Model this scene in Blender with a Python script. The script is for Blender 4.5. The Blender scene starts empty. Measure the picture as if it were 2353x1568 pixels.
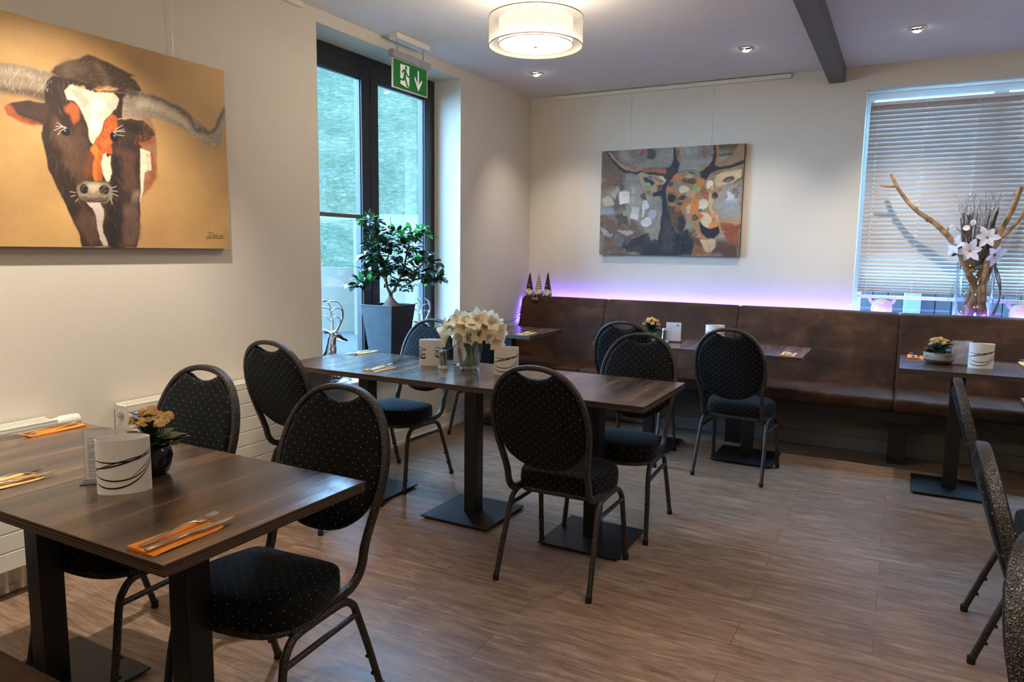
import bpy, math, random
import numpy as np
from mathutils import Vector, Matrix
D = bpy.data
SC = bpy.context.scene
COL = SC.collection
PI = math.pi
R = math.radians

# ------------------------------------------------------------------ camera
CAM_H = 1.395
def cam_axes(yaw, pitch, roll):
    f = Vector((-math.sin(yaw)*math.cos(pitch), math.cos(yaw)*math.cos(pitch), -math.sin(pitch)))
    r = Vector((math.cos(yaw), math.sin(yaw), 0)); u = r.cross(f)
    return r*math.cos(roll)+u*math.sin(roll), -r*math.sin(roll)+u*math.cos(roll), f
_r, _u, _f = cam_axes(R(28.32092), R(7.17852), R(0.75776))
cam_d = D.cameras.new('camera'); cam = D.objects.new('camera', cam_d); COL.objects.link(cam)
m4 = Matrix.Identity(4)
for i in range(3):
    m4[i][0] = _r[i]; m4[i][1] = _u[i]; m4[i][2] = -_f[i]
m4[0][3] = 0; m4[1][3] = 0; m4[2][3] = CAM_H
cam.matrix_world = m4
cam_d.sensor_width = 36; cam_d.sensor_fit = 'HORIZONTAL'; cam_d.lens = 36*1655.57/2353
cam_d.clip_start = 0.02; cam_d.clip_end = 200
SC.camera = cam

# ------------------------------------------------------------------ world, exposure
SC.view_settings.view_transform = 'Standard'; SC.view_settings.look = 'None'
SC.view_settings.gamma = 1; SC.view_settings.use_curve_mapping = False
SC.view_settings.exposure = 1.02
W = D.worlds.new('world'); SC.world = W; W.use_nodes = True
_bg = W.node_tree.nodes['Background']
_bg.inputs[0].default_value = (0.29, 0.60, 1.0, 1); _bg.inputs[1].default_value = 18.0

# ------------------------------------------------------------------ lamps of the room, plus unseen added ones
CEIL = 2.772; WLX = -3.097; WBY = 6.064; WRX = 4.4; WFY = -3.4
def lamp(kind, loc, energy, color, size=0.05, rot=None, angle=None, blend=0.5):
    l = D.lights.new('light', kind); l.energy = energy; l.color = color
    if kind == 'SPOT': l.spot_size = R(angle); l.spot_blend = blend
    l.shadow_soft_size = size
    o = D.objects.new('light', l); COL.objects.link(o); o.location = loc
    if rot is not None:
        o.rotation_euler = Vector(rot).to_track_quat('-Z', 'Y').to_euler()
    return o
WARM = (1.0, 0.84, 0.65); NEUT = (1.0, 0.90, 0.80)
# recessed spots: (x, y, aim vector, watts)
SPOTS = [(-2.63, 5.22, (0.02, 0.30, -1), 26), (-1.04, 5.21, (0.0, 0.30, -1), 30), (-0.03, 5.21, (0.03, 0.34, -1), 36),
         (1.5, 5.21, (0, .2, -1), 26), (-2.3, 1.75, (-0.34, 0.0, -1), 90), (-2.2, 0.35, (-.3, 0, -1), 65),
         (-0.45, 2.9, (0.0, 0.0, -1), 26), (-0.45, 1.3, (0, 0, -1), 30), (1.0, 1.6, (0, 0, -1), 30), (1.9, 3.4, (0, 0, -1), 26),
         (0.6, -0.6, (0, 0, -1), 30), (-1.4, -0.8, (0, 0, -1), 30), (2.6, 0.6, (0, 0, -1), 30)]  # spots over open floor, right tables and behind viewer: unseen, added for ambient light
PENDANTS = [(-1.815, 3.59), (-1.815, -0.2), (1.55, 3.3), (1.55, -0.2)]  # the pair behind the viewer is unseen, added for ambient light

# ------------------------------------------------------------------ helpers
def lin(c):
    o = []
    for v in c:
        v = v/255.0
        o.append(v/12.92 if v <= 0.04045 else ((v+0.055)/1.055)**2.4)
    return tuple(o)
def rgb(*c): return lin(c)+(1,)

class MB:
    def __init__(s): s.v = []; s.f = []; s.m = []; s.M = None
    def add(s, vs, fs, mi=0):
        n = len(s.v)
        s.v += [tuple(s.M @ Vector(p)) if s.M else tuple(p) for p in vs]
        for f in fs: s.f.append(tuple(i+n for i in f)); s.m.append(mi)
    def box(s, x0, x1, y0, y1, z0, z1, mi=0):
        v = [(x0,y0,z0),(x1,y0,z0),(x1,y1,z0),(x0,y1,z0),(x0,y0,z1),(x1,y0,z1),(x1,y1,z1),(x0,y1,z1)]
        s.add(v, [(0,3,2,1),(4,5,6,7),(0,1,5,4),(1,2,6,5),(2,3,7,6),(3,0,4,7)], mi)
    def loft(s, rings, mi=0, close=True, cap=True):
        n = len(rings[0]); vs = [p for r in rings for p in r]; fs = []
        for k in range(len(rings)-1):
            for i in range(n if close else n-1):
                j = (i+1) % n
                fs.append((k*n+i, k*n+j, (k+1)*n+j, (k+1)*n+i))
        if cap:
            fs.append(tuple(reversed(range(n)))); fs.append(tuple(range((len(rings)-1)*n, len(rings)*n)))
        s.add(vs, fs, mi)
    def lathe(s, prof, seg=28, c=(0,0,0), mi=0, sx=1, sy=1, cap=False, rz=0):
        rings = []
        for r, z in prof:
            ring = []
            for i in range(seg):
                a = 2*PI*i/seg; x, y = r*math.cos(a)*sx, r*math.sin(a)*sy
                ring.append((c[0]+x*math.cos(rz)-y*math.sin(rz), c[1]+x*math.sin(rz)+y*math.cos(rz), c[2]+z))
            rings.append(ring)
        s.loft(rings, mi, True, cap)
    def tube(s, pts, ra, rb=None, up=(0,0,1), seg=8, closed=False, mi=0, sq=0.0):
        pts = [Vector(p) for p in pts]; n = len(pts); rings = []
        up = Vector(up).normalized()
        for i, p in enumerate(pts):
            a = pts[i-1] if (i > 0 or closed) else p
            b = pts[(i+1) % n] if (i < n-1 or closed) else p
            t = (b-a).normalized()
            N = up - t*up.dot(t)
            if N.length < 1e-3: N = Vector((1,0,0)) - t*t.x
            if N.length < 1e-3: N = Vector((0,1,0)) - t*t.y
            N.normalize(); B = t.cross(N)
            r1 = ra[i] if isinstance(ra, (list, tuple)) else ra
            r2 = r1 if rb is None else (rb[i] if isinstance(rb, (list, tuple)) else rb)
            ring = []
            for k in range(seg):
                th = 2*PI*(k+.5)/seg; cc, ss = math.cos(th), math.sin(th)
                if sq:
                    e = 1-sq; cc = math.copysign(abs(cc)**e, cc); ss = math.copysign(abs(ss)**e, ss)
                ring.append(tuple(p + N*(r1*cc) + B*(r2*ss)))
            rings.append(ring)
        if closed: rings.append(rings[0])
        s.loft(rings, mi, True, not closed)
    def ball(s, c, r, seg=10, rings=6, mi=0, sc=(1,1,1)):
        prof = []
        rs = []
        for k in range(1, rings):
            a = PI*k/rings
            rs.append([(c[0]+r*sc[0]*math.sin(a)*math.cos(2*PI*i/seg), c[1]+r*sc[1]*math.sin(a)*math.sin(2*PI*i/seg), c[2]-r*sc[2]*math.cos(a)) for i in range(seg)])
        s.loft(rs, mi, True, True)
    def quad(s, a, b, c, d, mi=0): s.add([a,b,c,d], [(0,1,2,3)], mi)

def catmull(pts, n=6, closed=False):
    P = [Vector(p) for p in pts]; out = []; m = len(P)
    rng = range(m if closed else m-1)
    for i in rng:
        p0 = P[i-1] if (i > 0 or closed) else P[0]*2-P[1]
        p1 = P[i]; p2 = P[(i+1) % m]
        p3 = P[(i+2) % m] if (i+2 < m or closed) else P[-1]*2-P[-2]
        for k in range(n):
            t = k/n
            out.append(0.5*((2*p1)+(p2-p0)*t+(2*p0-5*p1+4*p2-p3)*t*t+(3*p1-p0-3*p2+p3)*t**3))
    if not closed: out.append(P[-1])
    return out

def obj(name, mb, mats, parent=None, smooth=True, bevel=0, bseg=2, uv=False, ang=40):
    me = D.meshes.new(name); me.from_pydata(mb.v, [], mb.f)
    if not isinstance(mats, (list, tuple)): mats = [mats]
    for m in mats: me.materials.append(m)
    for p, mi in zip(me.polygons, mb.m): p.material_index = min(mi, len(mats)-1)
    me.validate(); me.update()
    import bmesh
    bm = bmesh.new(); bm.from_mesh(me)
    bmesh.ops.recalc_face_normals(bm, faces=bm.faces)
    bm.to_mesh(me); bm.free()
    if smooth:
        me.polygons.foreach_set('use_smooth', [True]*len(me.polygons))
        me.set_sharp_from_angle(angle=R(ang))
    if uv:
        l = me.uv_layers.new(name='UVMap')
        for p in me.polygons:
            n = p.normal
            for li in p.loop_indices:
                c = me.vertices[me.loops[li].vertex_index].co
                if abs(n.z) > 0.6: u = (c.x, c.y)
                elif abs(n.y) >= abs(n.x): u = (c.x, c.z)
                else: u = (c.y, c.z)
                l.data[li].uv = u
    o = D.objects.new(name, me); COL.objects.link(o)
    if parent: o.parent = parent
    if bevel:
        b = o.modifiers.new('bevel', 'BEVEL'); b.width = bevel; b.segments = bseg; b.limit_method = 'ANGLE'; b.angle_limit = R(35)
        b.harden_normals = False
    return o
def thing(name, label, cat, loc=(0,0,0), rz=0, group=None):
    o = D.objects.new(name, None); COL.objects.link(o); o.location = loc; o.rotation_euler = (0,0,rz)
    o.empty_display_size = .05
    o['label'] = label; o['category'] = cat
    if group: o['group'] = group
    return o
def tag(o, label, cat, group=None):
    o['label'] = label; o['category'] = cat
    if group: o['group'] = group
    return o
def struct(o): o['kind'] = 'structure'; return o
def dup(root, loc, rz=0, label=None, group=None):
    r = root.copy(); COL.objects.link(r); r.location = loc; r.rotation_euler = (0,0,rz)
    if label: r['label'] = label
    if group: r['group'] = group
    for ch in list(root.children):
        c = ch.copy(); COL.objects.link(c); c.parent = r
        for g in list(ch.children):
            d = g.copy(); COL.objects.link(d); d.parent = c
    return r

# ------------------------------------------------------------------ materials
def new_mat(name):
    m = D.materials.new(name); m.use_nodes = True
    nt = m.node_tree; b = nt.nodes['Principled BSDF']
    return m, nt, b
def N(nt, t, **kw):
    n = nt.nodes.new(t)
    for k, v in kw.items():
        if isinstance(k, str) and hasattr(n, k): setattr(n, k, v)
    return n
def lk(nt, a, b): nt.links.new(a, b)
def coord(nt, which='Object', scale=(1,1,1), rot=(0,0,0)):
    tc = N(nt, 'ShaderNodeTexCoord'); mp = N(nt, 'ShaderNodeMapping')
    mp.inputs['Scale'].default_value = scale; mp.inputs['Rotation'].default_value = rot
    lk(nt, tc.outputs[which], mp.inputs[0]); return mp.outputs[0]
def noise(nt, vec, scale, detail=3, rough=.5, dist=0):
    n = N(nt, 'ShaderNodeTexNoise'); n.inputs['Scale'].default_value = scale; n.inputs['Detail'].default_value = detail
    n.inputs['Roughness'].default_value = rough; n.inputs['Distortion'].default_value = dist
    lk(nt, vec, n.inputs['Vector']); return n.outputs['Fac']
def ramp(nt, fac, stops):
    r = N(nt, 'ShaderNodeValToRGB'); e = r.color_ramp.elements
    while len(e) < len(stops): e.new(.5)
    for el, (p, c) in zip(e, stops): el.position = p; el.color = c if len(c) == 4 else tuple(c)+(1,)
    lk(nt, fac, r.inputs[0]); return r.outputs[0]
def bump(nt, b, h, strength=.2, dist=.01):
    n = N(nt, 'ShaderNodeBump'); n.inputs['Strength'].default_value = strength; n.inputs['Distance'].default_value = dist
    lk(nt, h, n.inputs['Height']); lk(nt, n.outputs[0], b.inputs['Normal'])
def simple(name, col, rough=.5, metal=0, var=.12, vs=8, bmp=0, bs=60, spec=None, coat=0, sheen=0):
    m, nt, b = new_mat(name); c = lin(col)
    v = coord(nt); f = noise(nt, v, vs, 4)
    o = ramp(nt, f, [(.3, tuple(x*(1-var) for x in c)), (.7, tuple(min(1, x*(1+var)) for x in c))])
    lk(nt, o, b.inputs['Base Color']); b.inputs['Roughness'].default_value = rough; b.inputs['Metallic'].default_value = metal
    if spec is not None: b.inputs['Specular IOR Level'].default_value = spec
    if coat: b.inputs['Coat Weight'].default_value = coat
    if sheen: b.inputs['Sheen Weight'].default_value = sheen
    if bmp: bump(nt, b, noise(nt, v, bs, 3), bmp, .004)
    return m
def emis(name, col, strength, base=(.8,.8,.8)):
    m, nt, b = new_mat(name); b.inputs['Base Color'].default_value = base+(1,)
    b.inputs['Emission Color'].default_value = tuple(col)+(1,); b.inputs['Emission Strength'].default_value = strength
    v = coord(nt); f = noise(nt, v, 6, 2)
    o = ramp(nt, f, [(0, tuple(x*.93 for x in col)), (1, tuple(col))]); lk(nt, o, b.inputs['Emission Color'])
    return m
def math_node(nt, op, a, b=None, clamp=False):
    n = N(nt, 'ShaderNodeMath'); n.operation = op; n.use_clamp = clamp
    for i, x in enumerate((a, b)):
        if x is None: continue
        if isinstance(x, (int, float)): n.inputs[i].default_value = x
        else: lk(nt, x, n.inputs[i])
    return n.outputs[0]

def wall_mat(name, col):
    m, nt, b = new_mat(name); v = coord(nt)
    v2 = coord(nt, scale=(40, 40, 9)); c = lin(col)
    f = noise(nt, v, 1.2, 3)
    lk(nt, ramp(nt, f, [(.3, tuple(x*.96 for x in c)), (.7, c)]), b.inputs['Base Color'])
    b.inputs['Roughness'].default_value = .75
    w1 = noise(nt, v2, 1.0, 3, .6, 1.5); w2 = noise(nt, v, 160, 2)
    s = math_node(nt, 'ADD', w1, math_node(nt, 'MULTIPLY', w2, .35))
    bump(nt, b, s, .35, .004)
    return m
M_WALL = wall_mat('textured_wallpaper', (216, 208, 192))
M_CEIL = simple('ceiling_paint', (226, 222, 218), .85, var=.02)
M_WHITE = simple('white_enamel', (222, 216, 202), .35, var=.02)
M_SILL = simple('white_sill', (226, 228, 232), .3, var=.02)
M_BEAM = simple('grey_beam_paint', (96, 92, 88), .6, var=.04)
M_FRAME = simple('dark_window_frame', (34, 32, 32), .35, var=.1)

def floor_mat():
    m, nt, b = new_mat('vinyl_planks')
    tc = N(nt, 'ShaderNodeTexCoord'); P = tc.outputs['Object']
    br = N(nt, 'ShaderNodeTexBrick'); br.offset = .37; br.offset_frequency = 2
    br.inputs['Scale'].default_value = 1; br.inputs['Brick Width'].default_value = 1.22; br.inputs['Row Height'].default_value = .18
    br.inputs['Mortar Size'].default_value = .0012; br.inputs['Mortar Smooth'].default_value = .1
    br.inputs['Color1'].default_value = (.35,.35,.35,1); br.inputs['Color2'].default_value = (.65,.65,.65,1); br.inputs['Mortar'].default_value = (0,0,0,1)
    lk(nt, P, br.inputs['Vector'])
    # shift the grain on each plank
    cb = N(nt, 'ShaderNodeVectorMath'); cb.operation = 'MULTIPLY'; cb.inputs[1].default_value = (7.3, 3.1, 5.7)
    lk(nt, br.outputs['Color'], cb.inputs[0])
    ad = N(nt, 'ShaderNodeVectorMath'); ad.operation = 'ADD'; lk(nt, P, ad.inputs[0]); lk(nt, cb.outputs[0], ad.inputs[1])
    mp = N(nt, 'ShaderNodeMapping'); mp.inputs['Scale'].default_value = (1.5, 19, 1); lk(nt, ad.outputs[0], mp.inputs[0])
    mp2 = N(nt, 'ShaderNodeMapping'); mp2.inputs['Scale'].default_value = (2.2, 9, 1); lk(nt, ad.outputs[0], mp2.inputs[0])
    g = noise(nt, mp.outputs[0], 2.2, 7, .68, 1.4); g2 = noise(nt, mp2.outputs[0], 1.3, 5, .65, 2.0)
    mix = math_node(nt, 'ADD', math_node(nt, 'MULTIPLY', g, .55), math_node(nt, 'MULTIPLY', g2, .45))
    c = ramp(nt, mix, [(.28, lin((72, 52, 40))), (.40, lin((116, 90, 71))), (.52, lin((144, 118, 97))), (.63, lin((170, 147, 125))), (.76, lin((200, 182, 162)))])
    mm = N(nt, 'ShaderNodeMix'); mm.data_type = 'RGBA'; mm.blend_type = 'MULTIPLY'; mm.inputs[0].default_value = 1
    tint = ramp(nt, br.outputs['Color'], [(0, (.35,.33,.32)), (.06, (.35,.33,.32)), (.2, (.90,.90,.90)), (1, (1.04,1.02,1.0))])
    lk(nt, c, mm.inputs[6]); lk(nt, tint, mm.inputs[7]); lk(nt, mm.outputs[2], b.inputs['Base Color'])
    lk(nt, ramp(nt, g, [(.3, (.34,.34,.34)), (.7, (.50,.50,.50))]), b.inputs['Roughness'])
    bump(nt, b, math_node(nt, 'ADD', g, math_node(nt, 'MULTIPLY', br.outputs['Fac'], -1.5)), .22, .003)
    return m
M_FLOOR = floor_mat()

def table_mat(name, sc, rough=.2):
    m, nt, b = new_mat(name)
    v = coord(nt, scale=sc); v2 = coord(nt, scale=tuple(x*5 if x > 1 else x*2 for x in sc))
    g = noise(nt, v, 1.1, 3, .5, .3); g2 = noise(nt, v2, 3, 4, .6)
    mix = math_node(nt, 'ADD', math_node(nt, 'MULTIPLY', g, .91), math_node(nt, 'MULTIPLY', g2, .09))
    lk(nt, ramp(nt, mix, [(.33, lin((44, 32, 26))), (.46, lin((66, 49, 39))), (.54, lin((84, 63, 49))), (.62, lin((122, 92, 68))), (.7, lin((74, 56, 45)))]), b.inputs['Base Color'])
    b.inputs['Roughness'].default_value = rough; b.inputs['IOR'].default_value = 1.9
    lk(nt, ramp(nt, g2, [(.3, (rough-.04,)*3), (.7, (rough+.1,)*3)]), b.inputs['Roughness'])
    return m
M_TABLE = table_mat('dark_walnut_laminate', (11, .6, 11)); M_TABLEX = table_mat('dark_walnut_laminate_crosswise', (.6, 11, 11))
def edge_mat():
    m, nt, b = new_mat('layered_table_edge'); v = coord(nt, scale=(.6, .6, 60)); v2 = coord(nt, scale=(3, 3, 330))
    g = noise(nt, v, 1.6, 3, .6); g2 = noise(nt, v2, .5, 1)
    sp = N(nt, 'ShaderNodeSeparateXYZ'); lk(nt, coord(nt), sp.inputs[0])
    st = math_node(nt, 'ABSOLUTE', math_node(nt, 'SUBTRACT', math_node(nt, 'FRACT', math_node(nt, 'ADD', math_node(nt, 'MULTIPLY', sp.outputs[2], 190), math_node(nt, 'MULTIPLY', g, 2.2))), .5))
    mix = math_node(nt, 'ADD', math_node(nt, 'MULTIPLY', g, .45), math_node(nt, 'MULTIPLY', st, 1.1))
    lk(nt, ramp(nt, mix, [(.4, lin((30, 22, 18))), (.52, lin((66, 49, 40))), (.62, lin((96, 74, 58)))]), b.inputs['Base Color'])
    b.inputs['Roughness'].default_value = .45; return m
M_EDGE = edge_mat()
M_BLACK = simple('black_powder_coat', (15, 15, 16), .42, var=.1, bmp=.14, bs=300)
M_RUBBER = simple('black_rubber', (16, 16, 16), .7)
def hammer():
    m, nt, b = new_mat('hammertone_metal'); v = coord(nt)
    vo = N(nt, 'ShaderNodeTexVoronoi'); vo.inputs['Scale'].default_value = 420; lk(nt, v, vo.inputs['Vector'])
    n = noise(nt, v, 300, 2)
    s = math_node(nt, 'ADD', math_node(nt, 'MULTIPLY', vo.outputs['Distance'], .7), math_node(nt, 'MULTIPLY', n, .5))
    lk(nt, ramp(nt, s, [(.35, lin((22, 20, 20))), (.62, lin((60, 56, 54))), (.85, lin((116, 110, 106)))]), b.inputs['Base Color'])
    b.inputs['Metallic'].default_value = .75; b.inputs['Roughness'].default_value = .36
    bump(nt, b, s, .55, .002); return m
M_HAMMER = hammer()
def dots(name, lines):
    m, nt, b = new_mat(name); tc = N(nt, 'ShaderNodeTexCoord'); sep = N(nt, 'ShaderNodeSeparateXYZ'); lk(nt, tc.outputs['UV'], sep.inputs[0])
    A, B = .040, .033
    u = math_node(nt, 'DIVIDE', sep.outputs[0], A); v = math_node(nt, 'DIVIDE', sep.outputs[1], B)
    p = math_node(nt, 'ADD', u, v); q = math_node(nt, 'SUBTRACT', u, v)
    dp = math_node(nt, 'SUBTRACT', math_node(nt, 'FRACT', p), .5); dq = math_node(nt, 'SUBTRACT', math_node(nt, 'FRACT', q), .5)
    du = math_node(nt, 'MULTIPLY', math_node(nt, 'ADD', dp, dq), A/2); dv = math_node(nt, 'MULTIPLY', math_node(nt, 'SUBTRACT', dp, dq), B/2)
    d = math_node(nt, 'SQRT', math_node(nt, 'ADD', math_node(nt, 'MULTIPLY', du, du), math_node(nt, 'MULTIPLY', dv, dv)))
    dot = math_node(nt, 'LESS_THAN', d, .00115)
    vv = coord(nt, 'UV'); wv = N(nt, 'ShaderNodeTexWave'); wv.bands_direction = 'Y'; wv.inputs['Scale'].default_value = 90; wv.inputs['Distortion'].default_value = 1; lk(nt, vv, wv.inputs['Vector'])
    base = ramp(nt, noise(nt, vv, 60, 3), [(.3, lin((8, 8, 8))), (.7, lin((14, 13, 13)))])
    ln = math_node(nt, 'LESS_THAN', math_node(nt, 'MINIMUM', math_node(nt, 'ABSOLUTE', dp), math_node(nt, 'ABSOLUTE', dq)), .018)
    m1 = N(nt, 'ShaderNodeMix'); m1.data_type = 'RGBA'; lk(nt, math_node(nt, 'MULTIPLY', ln, .5), m1.inputs[0]); lk(nt, base, m1.inputs[6]); m1.inputs[7].default_value = lin((8, 8, 9))+(1,)
    mm = N(nt, 'ShaderNodeMix'); mm.data_type = 'RGBA'; lk(nt, dot, mm.inputs[0]); lk(nt, m1.outputs[2], mm.inputs[6]); mm.inputs[7].default_value = lin((226, 214, 196))+(1,)
    lk(nt, mm.outputs[2], b.inputs['Base Color']); b.inputs['Roughness'].default_value = .75; b.inputs['Specular IOR Level'].default_value = .16; b.inputs['Sheen Weight'].default_value = .06
    b.inputs['Sheen Tint'].default_value = (.6, .8, 1, 1)
    bump(nt, b, wv.outputs['Fac'], .10, .001); return m
M_FABRIC = dots('dotted_black_fabric', True)
def leather():
    m, nt, b = new_mat('brown_suede_leather'); v = coord(nt, scale=(1, 1, 1))
    f = noise(nt, v, 5, 6, .65, .4); f2 = noise(nt, coord(nt, scale=(1, 6, 6)), 3, 5)
    s = math_node(nt, 'ADD', math_node(nt, 'MULTIPLY', f, .7), math_node(nt, 'MULTIPLY', f2, .3))
    lk(nt, ramp(nt, s, [(.35, lin((42, 27, 18))), (.5, lin((60, 39, 26))), (.66, lin((84, 57, 38)))]), b.inputs['Base Color'])
    b.inputs['Roughness'].default_value = .62; b.inputs['Specular IOR Level'].default_value = .18
    bump(nt, b, noise(nt, v, 120, 3), .15, .002); return m
M_LEATHER = leather()
M_STEEL = simple('brushed_steel', (190, 188, 184), .22, 1, var=.05)
M_CUTLERY = simple('polished_cutlery_steel', (214, 206, 192), .16, 1, var=.04)
M_CHROME = simple('polished_aluminium', (214, 214, 216), .1, 1, var=.04)
M_PORC = simple('white_ceramic', (240, 235, 228), .45, var=.03, vs=60)
M_INK = simple('black_ink', (14, 14, 16), .5)
M_PAPER = simple('white_paper', (232, 230, 232), .7, var=.02)
M_ORANGE = simple('orange_paper_napkin', (238, 140, 40), .8, var=.05)
M_YELLOW = simple('pale_yellow_paper_napkin', (240, 196, 120), .8, var=.05)
M_SOIL = simple('potting_soil', (48, 36, 28), .95, var=.4, vs=60, bmp=.5)
M_BARK = simple('pale_bark', (158, 124, 86), .8, var=.5, vs=22, bmp=.5, bs=50)
M_TRUNK = simple('ficus_bark', (96, 72, 56), .8, var=.3, vs=30, bmp=.5, bs=50)
M_TWIG = simple('dark_twigs', (104, 92, 82), .85, var=.4, vs=60)
M_STEM = simple('green_stem', (86, 116, 50), .5, var=.25, vs=20)
M_POTDK = simple('anthracite_planter', (38, 44, 47), .5, var=.3, vs=14)
M_HEART = simple('pink_felt', (214, 180, 160), .8)
M_FELT = simple('brown_felt', (60, 42, 34), .95, var=.1)
M_FUR = simple('white_beard_wool', (226, 218, 206), .95, var=.1, vs=60, bmp=1, bs=160)
M_NOSE = simple('wooden_nose', (222, 188, 150), .6)
M_STONEGREY = simple('grey_felt', (130, 126, 126), .9)
def leaf_mat(name, c1, c2, rough=.3, trans=.25):
    m, nt, b = new_mat(name); v = coord(nt)
    lk(nt, ramp(nt, noise(nt, v, 14, 3), [(.35, lin(c1)), (.65, lin(c2))]), b.inputs['Base Color'])
    b.inputs['Roughness'].default_value = rough; b.inputs['IOR'].default_value = 1.9
    tr = N(nt, 'ShaderNodeBsdfTranslucent'); tr.inputs[0].default_value = lin(c2)+(1,)
    mx = N(nt, 'ShaderNodeMixShader'); mx.inputs[0].default_value = trans
    out = [n for n in nt.nodes if n.type == 'OUTPUT_MATERIAL'][0]
    lk(nt, b.outputs[0], mx.inputs[1]); lk(nt, tr.outputs[0], mx.inputs[2]); lk(nt, mx.outputs[0], out.inputs[0])
    return m
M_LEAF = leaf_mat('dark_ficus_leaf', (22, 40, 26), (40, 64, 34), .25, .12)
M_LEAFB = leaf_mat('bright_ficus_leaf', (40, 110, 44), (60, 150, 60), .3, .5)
M_KLEAF = leaf_mat('kalanchoe_leaf', (26, 46, 22), (48, 78, 34), .35, .1)
M_KFLOWER = leaf_mat('apricot_blossom', (255, 196, 104), (255, 236, 176), .6, .08)
M_PETAL = leaf_mat('cream_petal', (240, 214, 170), (255, 246, 220), .5, .3)
M_PETALC = leaf_mat('petal_throat', (150, 168, 80), (196, 190, 116), .5, .3)
M_MAG = leaf_mat('white_magnolia_petal', (222, 216, 222), (246, 242, 246), .5, .3)
def glassy(name, tint=(1,1,1), gl=.12, rough=.02, fs=.6):
    m, nt, b = new_mat(name); nt.nodes.remove(b)
    out = [n for n in nt.nodes if n.type == 'OUTPUT_MATERIAL'][0]
    t = N(nt, 'ShaderNodeBsdfTransparent'); t.inputs[0].default_value = tuple(tint)+(1,)
    g = N(nt, 'ShaderNodeBsdfGlossy'); g.inputs['Roughness'].default_value = rough
    fr = N(nt, 'ShaderNodeFresnel'); fr.inputs[0].default_value = 1.45
    sc = math_node(nt, 'ADD', math_node(nt, 'MULTIPLY', fr.outputs[0], fs), gl*.2, True)
    nz = noise(nt, coord(nt), 3, 1)
    mx = N(nt, 'ShaderNodeMixShader'); lk(nt, math_node(nt, 'MULTIPLY', sc, math_node(nt, 'ADD', math_node(nt, 'MULTIPLY', nz, .05), .97)), mx.inputs[0])
    lk(nt, t.outputs[0], mx.inputs[1]); lk(nt, g.outputs[0], mx.inputs[2]); lk(nt, mx.outputs[0], out.inputs[0]); return m
M_PANE = glassy('window_glass', (.98,.99,1), .0, .02, .22)
M_ACRYL = glassy('clear_acrylic', (.98,.985,.99), .3)
M_GLASS = glassy('clear_vase_glass', (.97,.985,.985), .25)
def sheer(name, col, trans=.45, emit=0):
    m, nt, b = new_mat(name); b.inputs['Base Color'].default_value = col+(1,); b.inputs['Roughness'].default_value = .8
    out = [n for n in nt.nodes if n.type == 'OUTPUT_MATERIAL'][0]
    tl = N(nt, 'ShaderNodeBsdfTranslucent'); tl.inputs[0].default_value = col+(1,)
    t = N(nt, 'ShaderNodeBsdfTransparent')
    a = N(nt, 'ShaderNodeMixShader'); a.inputs[0].default_value = .5; lk(nt, b.outputs[0], a.inputs[1]); lk(nt, tl.outputs[0], a.inputs[2])
    w = noise(nt, coord(nt, scale=(300, 300, 300)), 1, 1)
    c = N(nt, 'ShaderNodeMixShader'); lk(nt, math_node(nt, 'ADD', math_node(nt, 'MULTIPLY', w, .1), trans-.05), c.inputs[0]); lk(nt, a.outputs[0], c.inputs[1]); lk(nt, t.outputs[0], c.inputs[2])
    lk(nt, c.outputs[0], out.inputs[0]); return m
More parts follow.
